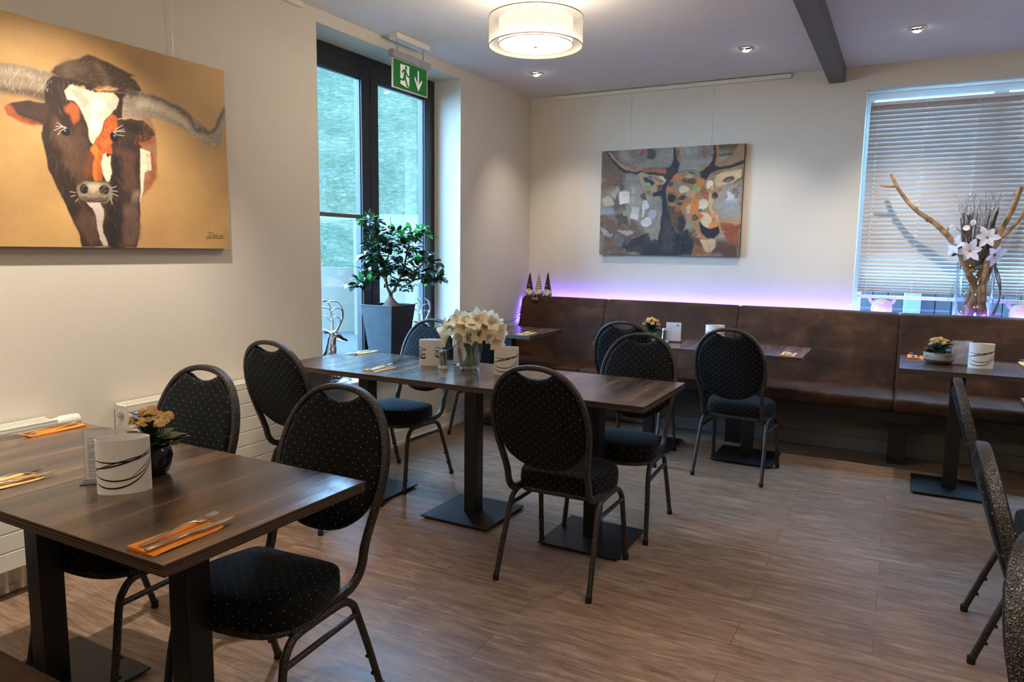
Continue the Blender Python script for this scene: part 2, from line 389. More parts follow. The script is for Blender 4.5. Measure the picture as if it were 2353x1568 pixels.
COW_LAYERS=[
('P',(150,132,108),0.004,0.004,[(0.04,0.7134),(0.1,0.7741),(0.1496,0.7787),(0.2173,0.7883),(0.2825,0.789),(0.3275,0.7829),(0.3082,0.7384),(0.2892,0.6944),(0.2761,0.6538),(0.2217,0.6615),(0.1435,0.6561),(0.0674,0.6075)]),
('P',(96,74,56),0.01,0.01,[(0.0363,0.642),(0.145,0.6859),(0.2232,0.6922),(0.2892,0.6944),(0.2761,0.6538),(0.2217,0.6615),(0.1435,0.6561),(0.0674,0.6075)]),
('P',(180,160,130),0.012,0.02,[(0.0487,0.7018),(0.1485,0.7564),(0.2536,0.7614),(0.2472,0.7405),(0.1472,0.7305),(0.0474,0.6768)]),
('P',(66,48,36),0.004,0.006,[(0.2993,0.7902),(0.3177,0.8189),(0.3716,0.8551),(0.3964,0.8748),(0.4281,0.9025),(0.453,0.9048),(0.4779,0.8964),(0.5227,0.8855),(0.5621,0.8722),(0.606,0.857),(0.5816,0.8499),(0.6084,0.8301),(0.6278,0.7878),(0.571,0.7599),(0.5038,0.7508),(0.4273,0.747),(0.3791,0.758),(0.3384,0.7703)]),
('P',(110,84,62),0.012,0.02,[(0.4332,0.8783),(0.4588,0.8945),(0.4943,0.8314),(0.5152,0.7873),(0.498,0.7659),(0.4744,0.8174)]),
('P',(96,76,58),0.015,0.03,[(0.3289,0.8145),(0.3896,0.8567),(0.4328,0.8701),(0.4061,0.8218),(0.3573,0.7994)]),
('P',(150,112,78),0.004,0.006,[(0.6162,0.676),(0.6587,0.6636),(0.6746,0.6002),(0.6797,0.4843),(0.6701,0.3924),(0.6451,0.3169),(0.6066,0.2589),(0.5891,0.3549),(0.5892,0.5307)]),
('P',(160,84,46),0.008,0.02,[(0.5483,0.5404),(0.6212,0.6246),(0.6687,0.5811),(0.6724,0.546),(0.6603,0.5169),(0.5741,0.5018)]),
('P',(150,78,42),0.01,0.03,[(0.6518,0.4886),(0.6774,0.4839),(0.6672,0.392),(0.644,0.3258),(0.6185,0.287),(0.6163,0.3226),(0.6483,0.3984)]),
('P',(50,34,26),0.003,0.006,[(0.3101,0.7778),(0.3682,0.7788),(0.5038,0.7508),(0.571,0.7599),(0.5479,0.6944),(0.545,0.6255),(0.59,0.5483),(0.6166,0.5093),(0.6087,0.4018),(0.5994,0.2583),(0.5961,0.1774),(0.5783,0.0012),(0.3692,-0.0015),(0.3655,0.053),(0.3392,0.143),(0.3131,0.2227),(0.2982,0.2777),(0.2785,0.347),(0.2652,0.4239),(0.2605,0.5013),(0.2691,0.5653),(0.2721,0.6281),(0.2778,0.6914),(0.2889,0.7485)]),
('P',(78,56,42),0.012,0.03,[(0.4068,0.5627),(0.4264,0.4426),(0.4216,0.3335),(0.3634,0.2768),(0.3392,0.404),(0.3266,0.5142),(0.3571,0.5363)]),
('P',(92,66,48),0.012,0.03,[(0.3019,0.6039),(0.3347,0.5637),(0.3662,0.4733),(0.3855,0.3619),(0.3592,0.3174),(0.3214,0.4013),(0.2967,0.4926)]),
('P',(88,60,44),0.012,0.03,[(0.5204,0.518),(0.6012,0.4802),(0.5962,0.3558),(0.5784,0.2651),(0.5244,0.2946),(0.5011,0.378)]),
('P',(30,24,24),0.012,0.02,[(0.5048,0.464),(0.5439,0.436),(0.5327,0.3303),(0.5027,0.2576),(0.4849,0.3074),(0.4945,0.377)]),
('P',(84,60,46),0.012,0.03,[(0.3901,0.1881),(0.4182,0.1142),(0.4198,0.0034),(0.3818,0.0029),(0.3566,0.1276)]),
('P',(96,72,58),0.012,0.03,[(0.5269,0.1901),(0.584,0.2301),(0.5753,0.0147),(0.5264,0.0138),(0.5035,0.1186)]),
('P',(128,110,96),0.01,0.03,[(0.5616,0.2811),(0.5937,0.2933),(0.5876,0.2304),(0.5664,0.2286)]),
('P',(34,28,30),0.01,0.02,[(0.4669,0.1942),(0.5215,0.2246),(0.5247,0.1373),(0.4853,0.0044),(0.4587,0.004)]),
('S',((92,66,48),(40,28,22),(116,84,60),(30,24,24)),420,(-80,0.05,0.005,0.45),[(0.31,0.778),(0.504,0.751),(0.548,0.694),(0.59,0.548),(0.617,0.509),(0.596,0.177),(0.578,0.001),(0.369,-0.001),(0.313,0.223),(0.265,0.424),(0.272,0.628)]),
('P',(66,46,36),0.003,0.008,[(0.153,0.592),(0.1775,0.6203),(0.221,0.6462),(0.2758,0.6483),(0.2891,0.6322),(0.28,0.5599),(0.2653,0.545),(0.2322,0.5419),(0.19,0.5556),(0.1618,0.5643)]),
('P',(168,84,44),0.006,0.02,[(0.1529,0.5905),(0.1717,0.6077),(0.1965,0.5797),(0.2329,0.5574),(0.2683,0.5496),(0.2623,0.5405),(0.2321,0.5403),(0.19,0.5541),(0.1616,0.5605)]),
('P',(214,200,170),0.003,0.01,[(0.3473,0.7097),(0.3669,0.7507),(0.3967,0.7468),(0.4519,0.7372),(0.5169,0.7501),(0.5324,0.7246),(0.5205,0.6794),(0.4995,0.6492),(0.4783,0.6109),(0.456,0.5395),(0.4347,0.4897),(0.4226,0.5),(0.4189,0.5569),(0.4086,0.6039),(0.3923,0.6489),(0.3755,0.677),(0.3518,0.6791)]),
('P',(226,218,196),0.004,0.02,[(0.4252,0.6976),(0.4638,0.7197),(0.4827,0.712),(0.4668,0.6417),(0.4574,0.5731),(0.4368,0.5358),(0.4221,0.5576),(0.4348,0.6344)]),
('S',((240,232,212),(196,180,152),(226,214,190)),70,(-75,0.03,0.006,0.7),[(0.366,0.739),(0.51,0.74),(0.493,0.656),(0.457,0.556),(0.436,0.511),(0.424,0.533),(0.42,0.582),(0.387,0.664)]),
('P',(188,172,146),0.006,0.02,[(0.366,0.7305),(0.4021,0.7322),(0.4252,0.6976),(0.4105,0.6451),(0.3876,0.6801)]),
('P',(176,84,34),0.003,0.012,[(0.4995,0.6492),(0.5221,0.6375),(0.5229,0.5782),(0.5081,0.5412),(0.4996,0.4972),(0.5044,0.4554),(0.4779,0.4511),(0.4638,0.4235),(0.4565,0.3295),(0.4336,0.3182),(0.4223,0.3503),(0.4316,0.4185),(0.4208,0.4583),(0.4349,0.4939),(0.456,0.5395),(0.478,0.6025)]),
('P',(220,116,44),0.004,0.02,[(0.4278,0.4761),(0.4413,0.4951),(0.453,0.4721),(0.4401,0.3947),(0.4439,0.3364),(0.4307,0.3263),(0.4277,0.4012)]),
('S',((214,110,44),(140,62,28),(190,92,38),(232,140,60)),130,(-60,0.022,0.004,0.75),[(0.486,0.629),(0.518,0.628),(0.519,0.569),(0.5,0.514),(0.478,0.46),(0.454,0.338),(0.434,0.327),(0.428,0.418),(0.456,0.531)]),
('P',(206,104,46),0.006,0.03,[(0.4678,0.5167),(0.4951,0.5472),(0.5003,0.5143),(0.4794,0.4851),(0.4652,0.4574)]),
('P',(116,62,36),0.01,0.02,[(0.4145,0.4572),(0.4284,0.418),(0.4188,0.3415),(0.3961,0.322),(0.3924,0.3794)]),
('P',(170,86,44),0.006,0.02,[(0.3322,0.6346),(0.3632,0.67),(0.3865,0.6556),(0.3928,0.5923),(0.376,0.5563),(0.3601,0.6012),(0.337,0.6119)]),
('P',(206,176,122),0.004,0.03,[(0.3824,0.7629),(0.4094,0.7583),(0.415,0.7477),(0.3906,0.7451)]),
('P',(196,160,104),0.004,0.03,[(0.4435,0.7595),(0.4918,0.7726),(0.5445,0.7742),(0.5373,0.7613),(0.4648,0.7422)]),
('P',(170,86,40),0.004,0.02,[(0.4531,0.7637),(0.4788,0.7707),(0.4751,0.7598),(0.4558,0.7546)]),
('P',(214,200,170),0.003,0.012,[(0.4645,0.4404),(0.4781,0.4553),(0.4834,0.4265),(0.4961,0.4455),(0.4941,0.3684),(0.479,0.3238),(0.4662,0.3307),(0.4594,0.3975)]),
('P',(222,208,176),0.003,0.006,[(0.6105,0.4994),(0.6519,0.4904),(0.6498,0.3986),(0.6224,0.3859),(0.612,0.3042),(0.5983,0.2313),(0.6048,0.3569)]),
('P',(140,122,98),0.004,0.01,[(0.3641,0.2934),(0.3957,0.3136),(0.4724,0.323),(0.4878,0.2991),(0.4886,0.239),(0.4678,0.2157),(0.4161,0.2087),(0.3731,0.2217),(0.3592,0.2517)]),
('P',(186,168,140),0.008,0.02,[(0.4016,0.306),(0.4461,0.313),(0.4584,0.3),(0.425,0.2668),(0.4067,0.2816)]),
('P',(96,78,62),0.006,0.01,[(0.3678,0.2402),(0.43,0.2378),(0.4858,0.2517),(0.4678,0.2157),(0.4161,0.2087),(0.3731,0.2217)]),
('E',(30,22,18),0.004,0.01,[(0.3879,0.277),(0.0169,0.0234)]),
('E',(30,22,18),0.004,0.01,[(0.4608,0.2791),(0.0171,0.0257)]),
('L',(50,38,30),0.003,0,[(0.3978,0.2222),(0.4292,0.2183),(0.4683,0.2269)]),
('P',(60,44,34),0.003,0.008,[(0.5281,0.6218),(0.5801,0.6461),(0.6291,0.6439),(0.6638,0.6069),(0.6737,0.5776),(0.6394,0.5399),(0.5963,0.532),(0.5486,0.549),(0.5297,0.5795)]),
('P',(36,26,22),0.008,0.01,[(0.5447,0.6169),(0.607,0.6216),(0.6484,0.586),(0.6048,0.5686),(0.5568,0.5808)]),
('L',(190,150,110),0.003,0,[(0.5284,0.6287),(0.5664,0.6474),(0.6223,0.6511)]),
('E',(14,12,14),0.004,0.003,[(0.339,0.5286),(0.0155,0.0178)]),
('E',(14,12,14),0.004,0.003,[(0.508,0.5395),(0.0148,0.024)]),
('E',(150,160,175),0.004,0.0,[(0.337,0.5354),(0.0036,0.0032)]),
('E',(150,160,175),0.004,0.0,[(0.5116,0.547),(0.0033,0.0043)]),
('L',(220,208,186),0.0012,0,[(0.3013,0.529),(0.3283,0.5504),(0.3428,0.5478)]),
('L',(220,208,186),0.0012,0,[(0.3079,0.5485),(0.3284,0.5528),(0.3412,0.5507)]),
('L',(220,208,186),0.0012,0,[(0.312,0.5113),(0.3246,0.5337),(0.3398,0.5472)]),
('L',(220,208,186),0.0012,0,[(0.509,0.5626),(0.5259,0.5703),(0.5531,0.574)]),
('L',(220,208,186),0.0012,0,[(0.5124,0.5658),(0.5362,0.5766),(0.5501,0.5854)]),
('L',(220,208,186),0.0012,0,[(0.509,0.5626),(0.5218,0.5524),(0.5488,0.5534)]),
('L',(220,208,186),0.0012,0,[(0.3117,0.5667),(0.3285,0.556)]),
('L',(220,208,186),0.0012,0,[(0.5162,0.5768),(0.5441,0.6039)]),
('L',(216,200,170),0.0014,0,[(0.3594,0.2558),(0.3414,0.2581)]),
('L',(216,200,170),0.0014,0,[(0.3588,0.2434),(0.3434,0.2354)]),
('L',(216,200,170),0.0014,0,[(0.3672,0.2277),(0.3574,0.212)]),
('L',(216,200,170),0.0014,0,[(0.4895,0.2907),(0.5079,0.3014)]),
('L',(216,200,170),0.0014,0,[(0.4902,0.2779),(0.5116,0.2776)]),
('L',(216,200,170),0.0014,0,[(0.4897,0.265),(0.5126,0.2543)]),
('L',(216,200,170),0.0014,0,[(0.4853,0.2387),(0.4888,0.2132)]),
('P',(190,176,160),0.003,0.014,[(0.3971,0.2054),(0.4512,0.2083),(0.4516,0.1417),(0.4432,0.0984),(0.4619,0.0023),(0.4422,-0.0005),(0.4288,0.0635),(0.419,0.1312),(0.4149,0.1816)]),
('P',(150,134,112),0.0035,0.004,[(0.5495,0.7331),(0.5712,0.7643),(0.6278,0.7878),(0.7002,0.7846),(0.7753,0.7583),(0.8375,0.7174),(0.8938,0.673),(0.9268,0.6432),(0.9541,0.6837),(0.9786,0.7591),(1.0039,0.8012),(1.0003,0.7445),(0.9843,0.6625),(0.9685,0.5859),(0.9456,0.5593),(0.8987,0.5685),(0.8418,0.6103),(0.7711,0.6454),(0.7105,0.6634),(0.6588,0.6663),(0.5941,0.6492),(0.5459,0.6471)]),
('P',(186,170,142),0.01,0.03,[(0.5978,0.741),(0.684,0.7494),(0.7583,0.7177),(0.8198,0.6761),(0.8833,0.6136),(0.9254,0.6023),(0.8743,0.5928),(0.8104,0.6369),(0.734,0.6849),(0.6603,0.7038),(0.596,0.6974)]),
('P',(96,80,66),0.006,0.03,[(0.5712,0.7643),(0.6278,0.7878),(0.7002,0.7846),(0.7753,0.7583),(0.8375,0.7174),(0.9268,0.6432),(0.9541,0.6837),(0.9786,0.7591),(1.0039,0.8012),(0.9961,0.7239),(0.9575,0.6523),(0.9175,0.6202),(0.8365,0.6891),(0.759,0.7361),(0.6847,0.7674),(0.6199,0.7683),(0.5705,0.747)]),
('P',(190,150,100),0.004,0.02,[(0.9287,0.5719),(0.9597,0.5872),(0.9545,0.5628),(0.9369,0.5578)]),
('L',(44,26,20),0.0022,0,[(0.8919,0.0903),(0.9009,0.0907),(0.9104,0.0868),(0.9178,0.0836),(0.9226,0.0786),(0.9175,0.0733),(0.9099,0.0705),(0.9008,0.0685)]),
('L',(44,26,20),0.0024,0,[(0.9013,0.083),(0.8981,0.0744),(0.8956,0.0666)]),
('L',(44,26,20),0.0014,0,[(0.8808,0.0662),(0.8867,0.0664),(0.8941,0.0657)]),
('L',(44,26,20),0.002,0,[(0.9259,0.0762),(0.9211,0.07),(0.9225,0.0653),(0.9278,0.0668),(0.9311,0.0738)]),
('L',(44,26,20),0.0018,0,[(0.9311,0.0738),(0.9309,0.0677),(0.9356,0.0722),(0.9365,0.0757)]),
('L',(44,26,20),0.002,0,[(0.9364,0.0739),(0.9369,0.067),(0.9415,0.0672),(0.9471,0.0734)]),
('L',(44,26,20),0.002,0,[(0.947,0.0726),(0.9484,0.0674),(0.9521,0.0623)]),
('L',(44,26,20),0.0024,0,[(0.9352,0.0847),(0.9379,0.0835)]),
('L',(44,26,20),0.0022,0,[(0.9649,0.0775),(0.9556,0.0746),(0.9547,0.0711),(0.9654,0.0679)]),
('L',(44,26,20),0.0028,0,[(0.8863,0.0566),(0.9057,0.0588),(0.9245,0.0589),(0.9473,0.0578),(0.9604,0.0591),(0.9714,0.0637)]),
('L',(44,26,20),0.004,0,[(0.8849,0.0565),(0.8878,0.0566)]),
('S',((206,192,164),(110,92,74),(172,152,124),(90,76,62),(196,170,130)),330,(20,0.018,0.0035,0.5),[(0.557,0.743),(0.627,0.779),(0.7,0.776),(0.775,0.749),(0.893,0.654),(0.934,0.614),(0.97,0.64),(0.946,0.567),(0.899,0.573),(0.771,0.652),(0.659,0.673),(0.553,0.653)]),
('S',((206,192,164),(110,92,74),(172,152,124),(90,76,62)),300,(80,0.02,0.0035,0.5),[(0.04,0.706),(0.149,0.771),(0.277,0.783),(0.309,0.762),(0.277,0.668),(0.144,0.664),(0.036,0.628)]),
('S',((122,96,70),(50,36,28),(90,68,50)),240,(30,0.025,0.004,0.5),[(0.311,0.794),(0.371,0.851),(0.428,0.897),(0.522,0.881),(0.575,0.855),(0.621,0.799),(0.504,0.759),(0.392,0.77)]),
('S',((186,98,48),(120,60,32)),60,(-50,0.016,0.003,0.7),[(0.622,0.642),(0.664,0.607),(0.671,0.555),(0.574,0.511),(0.59,0.539)]),
('S',((180,90,44),(130,64,34),(200,140,90)),80,(-80,0.02,0.003,0.5),[(0.63,0.476),(0.673,0.474),(0.662,0.382),(0.618,0.287)]),
('S',((176,88,44),(120,60,34)),60,(-20,0.014,0.003,0.7),[(0.16,0.586),(0.191,0.571),(0.26,0.556),(0.26,0.544),(0.19,0.556)]),
('S',((196,178,150),(120,104,84)),90,(0,0.012,0.003,0.5),[(0.376,0.291),(0.472,0.31),(0.482,0.247),(0.417,0.22),(0.368,0.236)]),
]
DEER_LAYERS=[
('P',(112,84,60),0.03,0.06,[(-0.0144,0.9999),(0.1874,0.9936),(0.2795,0.7616),(0.1839,0.64),(-0.0051,0.5829)]),
('P',(150,140,124),0.03,0.05,[(0.1317,0.9819),(0.5231,0.9926),(0.5225,0.8256),(0.2538,0.8098),(0.1655,0.8775)]),
('P',(128,100,74),0.03,0.06,[(0.1934,1.001),(0.3939,0.9867),(0.3972,0.8713),(0.2392,0.8965)]),
('P',(150,146,134),0.02,0.05,[(0.5693,0.9967),(0.8,1.0018),(0.7889,0.8475),(0.7175,0.8145),(0.7077,0.7701),(0.5707,0.7698)]),
('P',(120,92,70),0.03,0.06,[(0.7004,0.9871),(0.7947,0.9949),(0.787,0.8994),(0.7093,0.8896)]),
('P',(152,142,122),0.02,0.04,[(0.1683,0.7671),(0.28,0.7459),(0.3577,0.5709),(0.4549,0.529),(0.4626,0.4668),(0.4565,0.2722),(0.4362,0.1467),(0.3317,0.1936),(0.2905,0.3523),(0.2017,0.4332)]),
('P',(100,78,58),0.03,0.06,[(-0.0029,0.3398),(0.2918,0.3048),(0.3246,0.0025),(0.0048,-0.0038)]),
('E',(104,80,58),0.004,0.05,[(0.0818,0.6998),(0.082,0.0479)]),
('E',(90,70,52),0.004,0.05,[(0.1212,0.6425),(0.0377,0.0399)]),
('E',(110,84,60),0.004,0.05,[(0.0547,0.7728),(0.0508,0.0959)]),
('E',(80,72,66),0.004,0.05,[(0.3093,0.5647),(0.0365,0.0314)]),
('E',(70,60,52),0.004,0.05,[(0.1282,0.3544),(0.0379,0.0483)]),
('S',((150,140,126),(84,66,52),(124,98,72),(66,54,46),(168,158,146)),500,(80,0.03,0.009,0.5),[(-0.003,0.995),(0.273,0.988),(0.28,0.762),(0.455,0.529),(0.451,0.249),(0.425,0.004),(0.003,-0.002)]),
('S',((160,154,142),(120,96,74),(140,132,122)),200,(85,0.03,0.008,0.5),[(0.249,1.005),(0.517,0.993),(0.516,0.834),(0.278,0.816)]),
('S',((168,162,152),(120,100,80),(150,144,134)),180,(85,0.03,0.008,0.5),[(0.569,0.997),(0.784,0.996),(0.783,0.848),(0.576,0.777)]),
('E',(58,48,42),0.004,0.05,[(0.3349,0.0744),(0.1333,0.0877)]),
('E',(40,34,32),0.004,0.05,[(0.2415,0.0973),(0.0743,0.0482)]),
('E',(34,30,30),0.004,0.05,[(0.3027,0.1299),(0.0369,0.0558)]),
('E',(36,34,36),0.004,0.05,[(0.3788,0.0353),(0.0545,0.0477)]),
('E',(150,146,138),0.004,0.05,[(0.055,0.2094),(0.0449,0.0325)]),
('E',(140,144,148),0.004,0.05,[(0.0811,0.1932),(0.0383,0.0244)]),
('E',(160,150,132),0.004,0.05,[(0.1942,0.2335),(0.05,0.0241)]),
('E',(100,96,92),0.004,0.05,[(0.1525,0.1368),(0.0379,0.0485)]),
('E',(84,70,58),0.004,0.05,[(0.2094,0.1292),(0.025,0.0483)]),
('E',(80,62,46),0.004,0.05,[(0.173,0.3298),(0.0438,0.024)]),
('E',(110,84,58),0.004,0.05,[(0.2556,0.2733),(0.0371,0.0478)]),
('E',(130,100,64),0.004,0.05,[(0.3183,0.2333),(0.0184,0.0476)]),
('E',(120,116,110),0.004,0.05,[(0.3292,0.945),(0.0481,0.0464)]),
('E',(74,66,60),0.004,0.05,[(0.3591,0.9507),(0.024,0.0386)]),
('E',(150,70,50),0.004,0.05,[(0.3071,0.9774),(0.0151,0.0155)]),
('P',(214,206,198),0.004,0.01,[(0.14,0.594),(0.1503,0.6096),(0.2034,0.6077),(0.2163,0.5914),(0.222,0.4923),(0.1439,0.4887)]),
('P',(206,196,184),0.006,0.02,[(0.2324,0.4484),(0.288,0.4472),(0.2959,0.3365),(0.2321,0.3411)]),
('P',(214,206,198),0.004,0.015,[(0.3166,0.5213),(0.3469,0.5244),(0.3676,0.4769),(0.3612,0.4457),(0.3374,0.4305),(0.3299,0.3676),(0.3196,0.3678),(0.3119,0.4704)]),
('P',(214,206,198),0.004,0.015,[(0.3098,0.3205),(0.3275,0.344),(0.3696,0.3631),(0.3913,0.3432),(0.3892,0.3118),(0.354,0.2688),(0.3297,0.2649),(0.3166,0.2967)]),
('E',(168,162,146),0.004,0.03,[(0.0543,0.5166),(0.0459,0.0499)]),
('E',(130,138,150),0.004,0.03,[(0.0502,0.416),(0.0499,0.0445)]),
('E',(178,170,178),0.004,0.03,[(0.3896,0.406),(0.0211,0.047)]),
('E',(170,160,158),0.004,0.03,[(0.2369,0.6301),(0.0148,0.0394)]),
('E',(150,146,132),0.004,0.04,[(0.1097,0.5951),(0.019,0.048)]),
('E',(170,166,170),0.004,0.03,[(0.2429,0.5194),(0.0136,0.0356)]),
('E',(150,142,116),0.004,0.04,[(0.1962,0.4014),(0.0343,0.0479)]),
('P',(150,144,132),0.02,0.04,[(0.8297,0.63),(0.9913,0.6674),(0.999,0.3212),(0.8624,0.3301),(0.8194,0.4509)]),
('E',(140,152,166),0.004,0.04,[(0.9201,0.4783),(0.0326,0.0558)]),
('E',(196,196,196),0.004,0.05,[(0.9207,0.5376),(0.0298,0.0222)]),
('E',(100,92,84),0.004,0.06,[(0.9669,0.6024),(0.0269,0.0442)]),
('P',(170,128,90),0.004,0.02,[(0.8628,0.3188),(0.9963,0.3212),(0.9898,0.2805),(0.9411,0.277),(0.8748,0.2925)]),
('P',(150,78,42),0.006,0.02,[(0.869,0.3),(0.9924,0.2841),(0.9901,0.1277),(0.93,0.1347),(0.8778,0.2097)]),
('L',(96,58,40),0.003,0,[(0.8977,0.2698),(0.9015,0.1947)]),
('L',(96,58,40),0.003,0,[(0.9119,0.2697),(0.9162,0.1812)]),
('L',(96,58,40),0.003,0,[(0.9261,0.2696),(0.931,0.1678)]),
('L',(96,58,40),0.003,0,[(0.9403,0.2696),(0.9457,0.1544)]),
('L',(96,58,40),0.003,0,[(0.9545,0.2695),(0.9603,0.141)]),
('L',(96,58,40),0.003,0,[(0.9686,0.2694),(0.9725,0.1949)]),
('L',(96,58,40),0.003,0,[(0.9827,0.2693),(0.987,0.1815)]),
('P',(84,56,44),0.02,0.04,[(0.835,0.1643),(1.001,0.1278),(1.0003,0.0006),(0.8409,-0.0027),(0.8175,0.0273)]),
('P',(130,78,52),0.01,0.03,[(0.6784,0.1097),(0.7539,0.0722),(0.8236,0.0122),(0.8127,0.0028),(0.6762,0.0016)]),
('P',(150,118,84),0.006,0.01,[(0.7172,0.822),(0.7781,0.837),(0.855,0.8434),(0.8979,0.8628),(0.9287,0.9047),(0.9574,0.9972),(0.9972,1.0013),(1.0001,0.8564),(0.8998,0.8114),(0.8239,0.7936),(0.7578,0.7824)]),
('P',(150,146,138),0.006,0.01,[(0.8447,0.903),(0.8961,0.9106),(0.8972,0.8812),(0.8762,0.8605),(0.8464,0.855)]),
('P',(96,78,62),0.005,0.01,[(0.7753,0.9187),(0.8418,0.9069),(0.9278,0.9303),(0.9337,0.9153),(0.902,0.8992),(0.8424,0.8899),(0.7815,0.8983)]),
('P',(36,36,42),0.004,0.006,[(0.4252,0.0044),(0.4364,0.1388),(0.4512,0.2487),(0.4512,0.3503),(0.4642,0.4124),(0.4569,0.4592),(0.4613,0.5134),(0.4482,0.5525),(0.3945,0.5503),(0.3907,0.5776),(0.4281,0.6306),(0.4564,0.6758),(0.4665,0.7368),(0.4362,0.7576),(0.3645,0.7589),(0.2672,0.7661),(0.1804,0.7783),(0.1358,0.8162),(0.0967,0.8738),(0.0573,0.9316),(0.0273,0.9931),(0.0749,0.9897),(0.1144,0.92),(0.1534,0.8625),(0.198,0.8207),(0.2787,0.7928),(0.3628,0.8193),(0.4522,0.8182),(0.505,0.8228),(0.5235,0.8864),(0.5258,0.9999),(0.5635,0.9972),(0.5683,0.8457),(0.562,0.7702),(0.5311,0.7337),(0.4978,0.674),(0.4874,0.6283),(0.4961,0.5355),(0.5112,0.427),(0.5324,0.3106),(0.5649,0.2096),(0.6451,0.2481),(0.6951,0.1252),(0.6761,0.0031)]),
('P',(60,56,56),0.012,0.03,[(0.4839,0.3499),(0.5272,0.2873),(0.5546,0.163),(0.5407,0.038),(0.4813,0.037),(0.4702,0.2096)]),
('P',(22,24,28),0.01,0.02,[(0.5473,0.2096),(0.641,0.1942),(0.6686,0.0556),(0.6002,0.0156),(0.5619,0.1163)]),
('P',(60,44,38),0.008,0.02,[(0.4819,0.8127),(0.5404,0.8094),(0.5646,0.7777),(0.5197,0.7266),(0.4738,0.6904),(0.4601,0.7525)]),
('P',(168,130,92),0.004,0.01,[(0.0434,0.984),(0.0785,0.9737),(0.1146,0.9122),(0.1786,0.8492),(0.2539,0.8059),(0.2787,0.7928),(0.2298,0.786),(0.1797,0.8059),(0.1219,0.8723),(0.0764,0.9304)]),
('P',(170,96,56),0.004,0.015,[(0.2903,0.8156),(0.3629,0.8154),(0.476,0.813),(0.4899,0.7816),(0.4718,0.7558),(0.3999,0.7787),(0.3274,0.7902)]),
('P',(150,112,80),0.004,0.01,[(0.5375,0.9991),(0.5692,0.9982),(0.5693,0.8495),(0.5528,0.877),(0.542,0.9458)]),
('P',(110,70,46),0.006,0.02,[(0.544,0.9759),(0.5613,0.9747),(0.5608,0.8992),(0.5476,0.9152)]),
('P',(36,36,42),0.004,0.006,[(0.7133,0.7698),(0.7679,0.8116),(0.7911,0.8622),(0.8026,0.9279),(0.7971,1.0057),(0.8137,1.0045),(0.82,0.9046),(0.812,0.8165),(0.8456,0.7997),(0.8998,0.8114),(0.9974,0.8566),(0.9988,0.8202),(0.9007,0.7856),(0.8247,0.7698),(0.7868,0.7473),(0.7554,0.6891),(0.7151,0.7172)]),
('P',(164,104,68),0.004,0.012,[(0.8137,1.0023),(0.8357,1.0006),(0.8408,0.9032),(0.8226,0.8306),(0.8132,0.8164),(0.8202,0.8972)]),
('P',(168,130,92),0.004,0.012,[(0.7173,0.8205),(0.7671,0.8339),(0.7787,0.8199),(0.7516,0.7976),(0.7246,0.7692)]),
('P',(178,150,112),0.004,0.01,[(0.2763,0.7695),(0.3031,0.7915),(0.3645,0.7573),(0.4546,0.7374),(0.4797,0.6901),(0.4569,0.6603),(0.4464,0.6144),(0.3936,0.5814),(0.3574,0.5827),(0.3322,0.6187),(0.3067,0.6587),(0.2839,0.7145)]),
('P',(58,44,38),0.006,0.015,[(0.3168,0.7363),(0.3654,0.7263),(0.4028,0.6781),(0.3917,0.6475),(0.3611,0.6643),(0.3239,0.697)]),
('P',(96,62,44),0.006,0.02,[(0.4157,0.6466),(0.4567,0.668),(0.4464,0.6144),(0.423,0.5998)]),
('P',(176,96,50),0.006,0.02,[(0.389,0.7406),(0.4434,0.7149),(0.4619,0.6909),(0.4445,0.6801),(0.4079,0.7088)]),
('P',(206,196,178),0.004,0.01,[(0.4247,0.7466),(0.4605,0.7371),(0.4883,0.6974),(0.4738,0.6904),(0.4372,0.7267)]),
('E',(120,104,140),0.004,0.01,[(0.3684,0.7261),(0.018,0.0217)]),
('E',(150,160,90),0.004,0.01,[(0.3482,0.6532),(0.0242,0.0296)]),
('E',(176,92,40),0.004,0.01,[(0.363,0.5981),(0.0157,0.0156)]),
('P',(196,170,128),0.004,0.01,[(0.8059,0.6757),(0.8262,0.7267),(0.88,0.7573),(0.9925,0.7769),(0.9842,0.7116),(0.9377,0.6624),(0.8732,0.643),(0.8296,0.6315)]),
('P',(84,56,42),0.006,0.015,[(0.8666,0.673),(0.8926,0.7087),(0.9355,0.7213),(0.9501,0.6913),(0.9054,0.658)]),
('P',(112,102,96),0.006,0.015,[(0.8775,0.6762),(0.915,0.6929),(0.9318,0.6774),(0.9052,0.6639)]),
('P',(160,88,48),0.006,0.015,[(0.8332,0.6075),(0.863,0.6212),(0.8643,0.584),(0.8428,0.5699)]),
('P',(160,118,82),0.004,0.006,[(0.4815,0.6285),(0.5091,0.6888),(0.5484,0.7405),(0.6115,0.754),(0.6696,0.7232),(0.7159,0.6947),(0.7501,0.6781),(0.7816,0.7364),(0.7993,0.7057),(0.8181,0.6453),(0.8368,0.585),(0.8223,0.5258),(0.8019,0.4739),(0.8204,0.4209),(0.8475,0.3603),(0.8663,0.3),(0.8745,0.2248),(0.8514,0.172),(0.7906,0.1527),(0.7337,0.1638),(0.6972,0.2326),(0.6721,0.3016),(0.6303,0.3481),(0.59,0.3409),(0.5547,0.349),(0.5241,0.3881),(0.4984,0.4582),(0.4897,0.5512)]),
('P',(96,66,48),0.008,0.02,[(0.4977,0.4814),(0.5513,0.457),(0.6175,0.3866),(0.6265,0.2866),(0.6057,0.2096),(0.5651,0.2018),(0.5302,0.2873),(0.5123,0.3883)]),
('P',(38,38,44),0.008,0.02,[(0.5722,0.3488),(0.6062,0.3791),(0.6226,0.3174),(0.6108,0.2328),(0.5824,0.2096),(0.5629,0.2716)]),
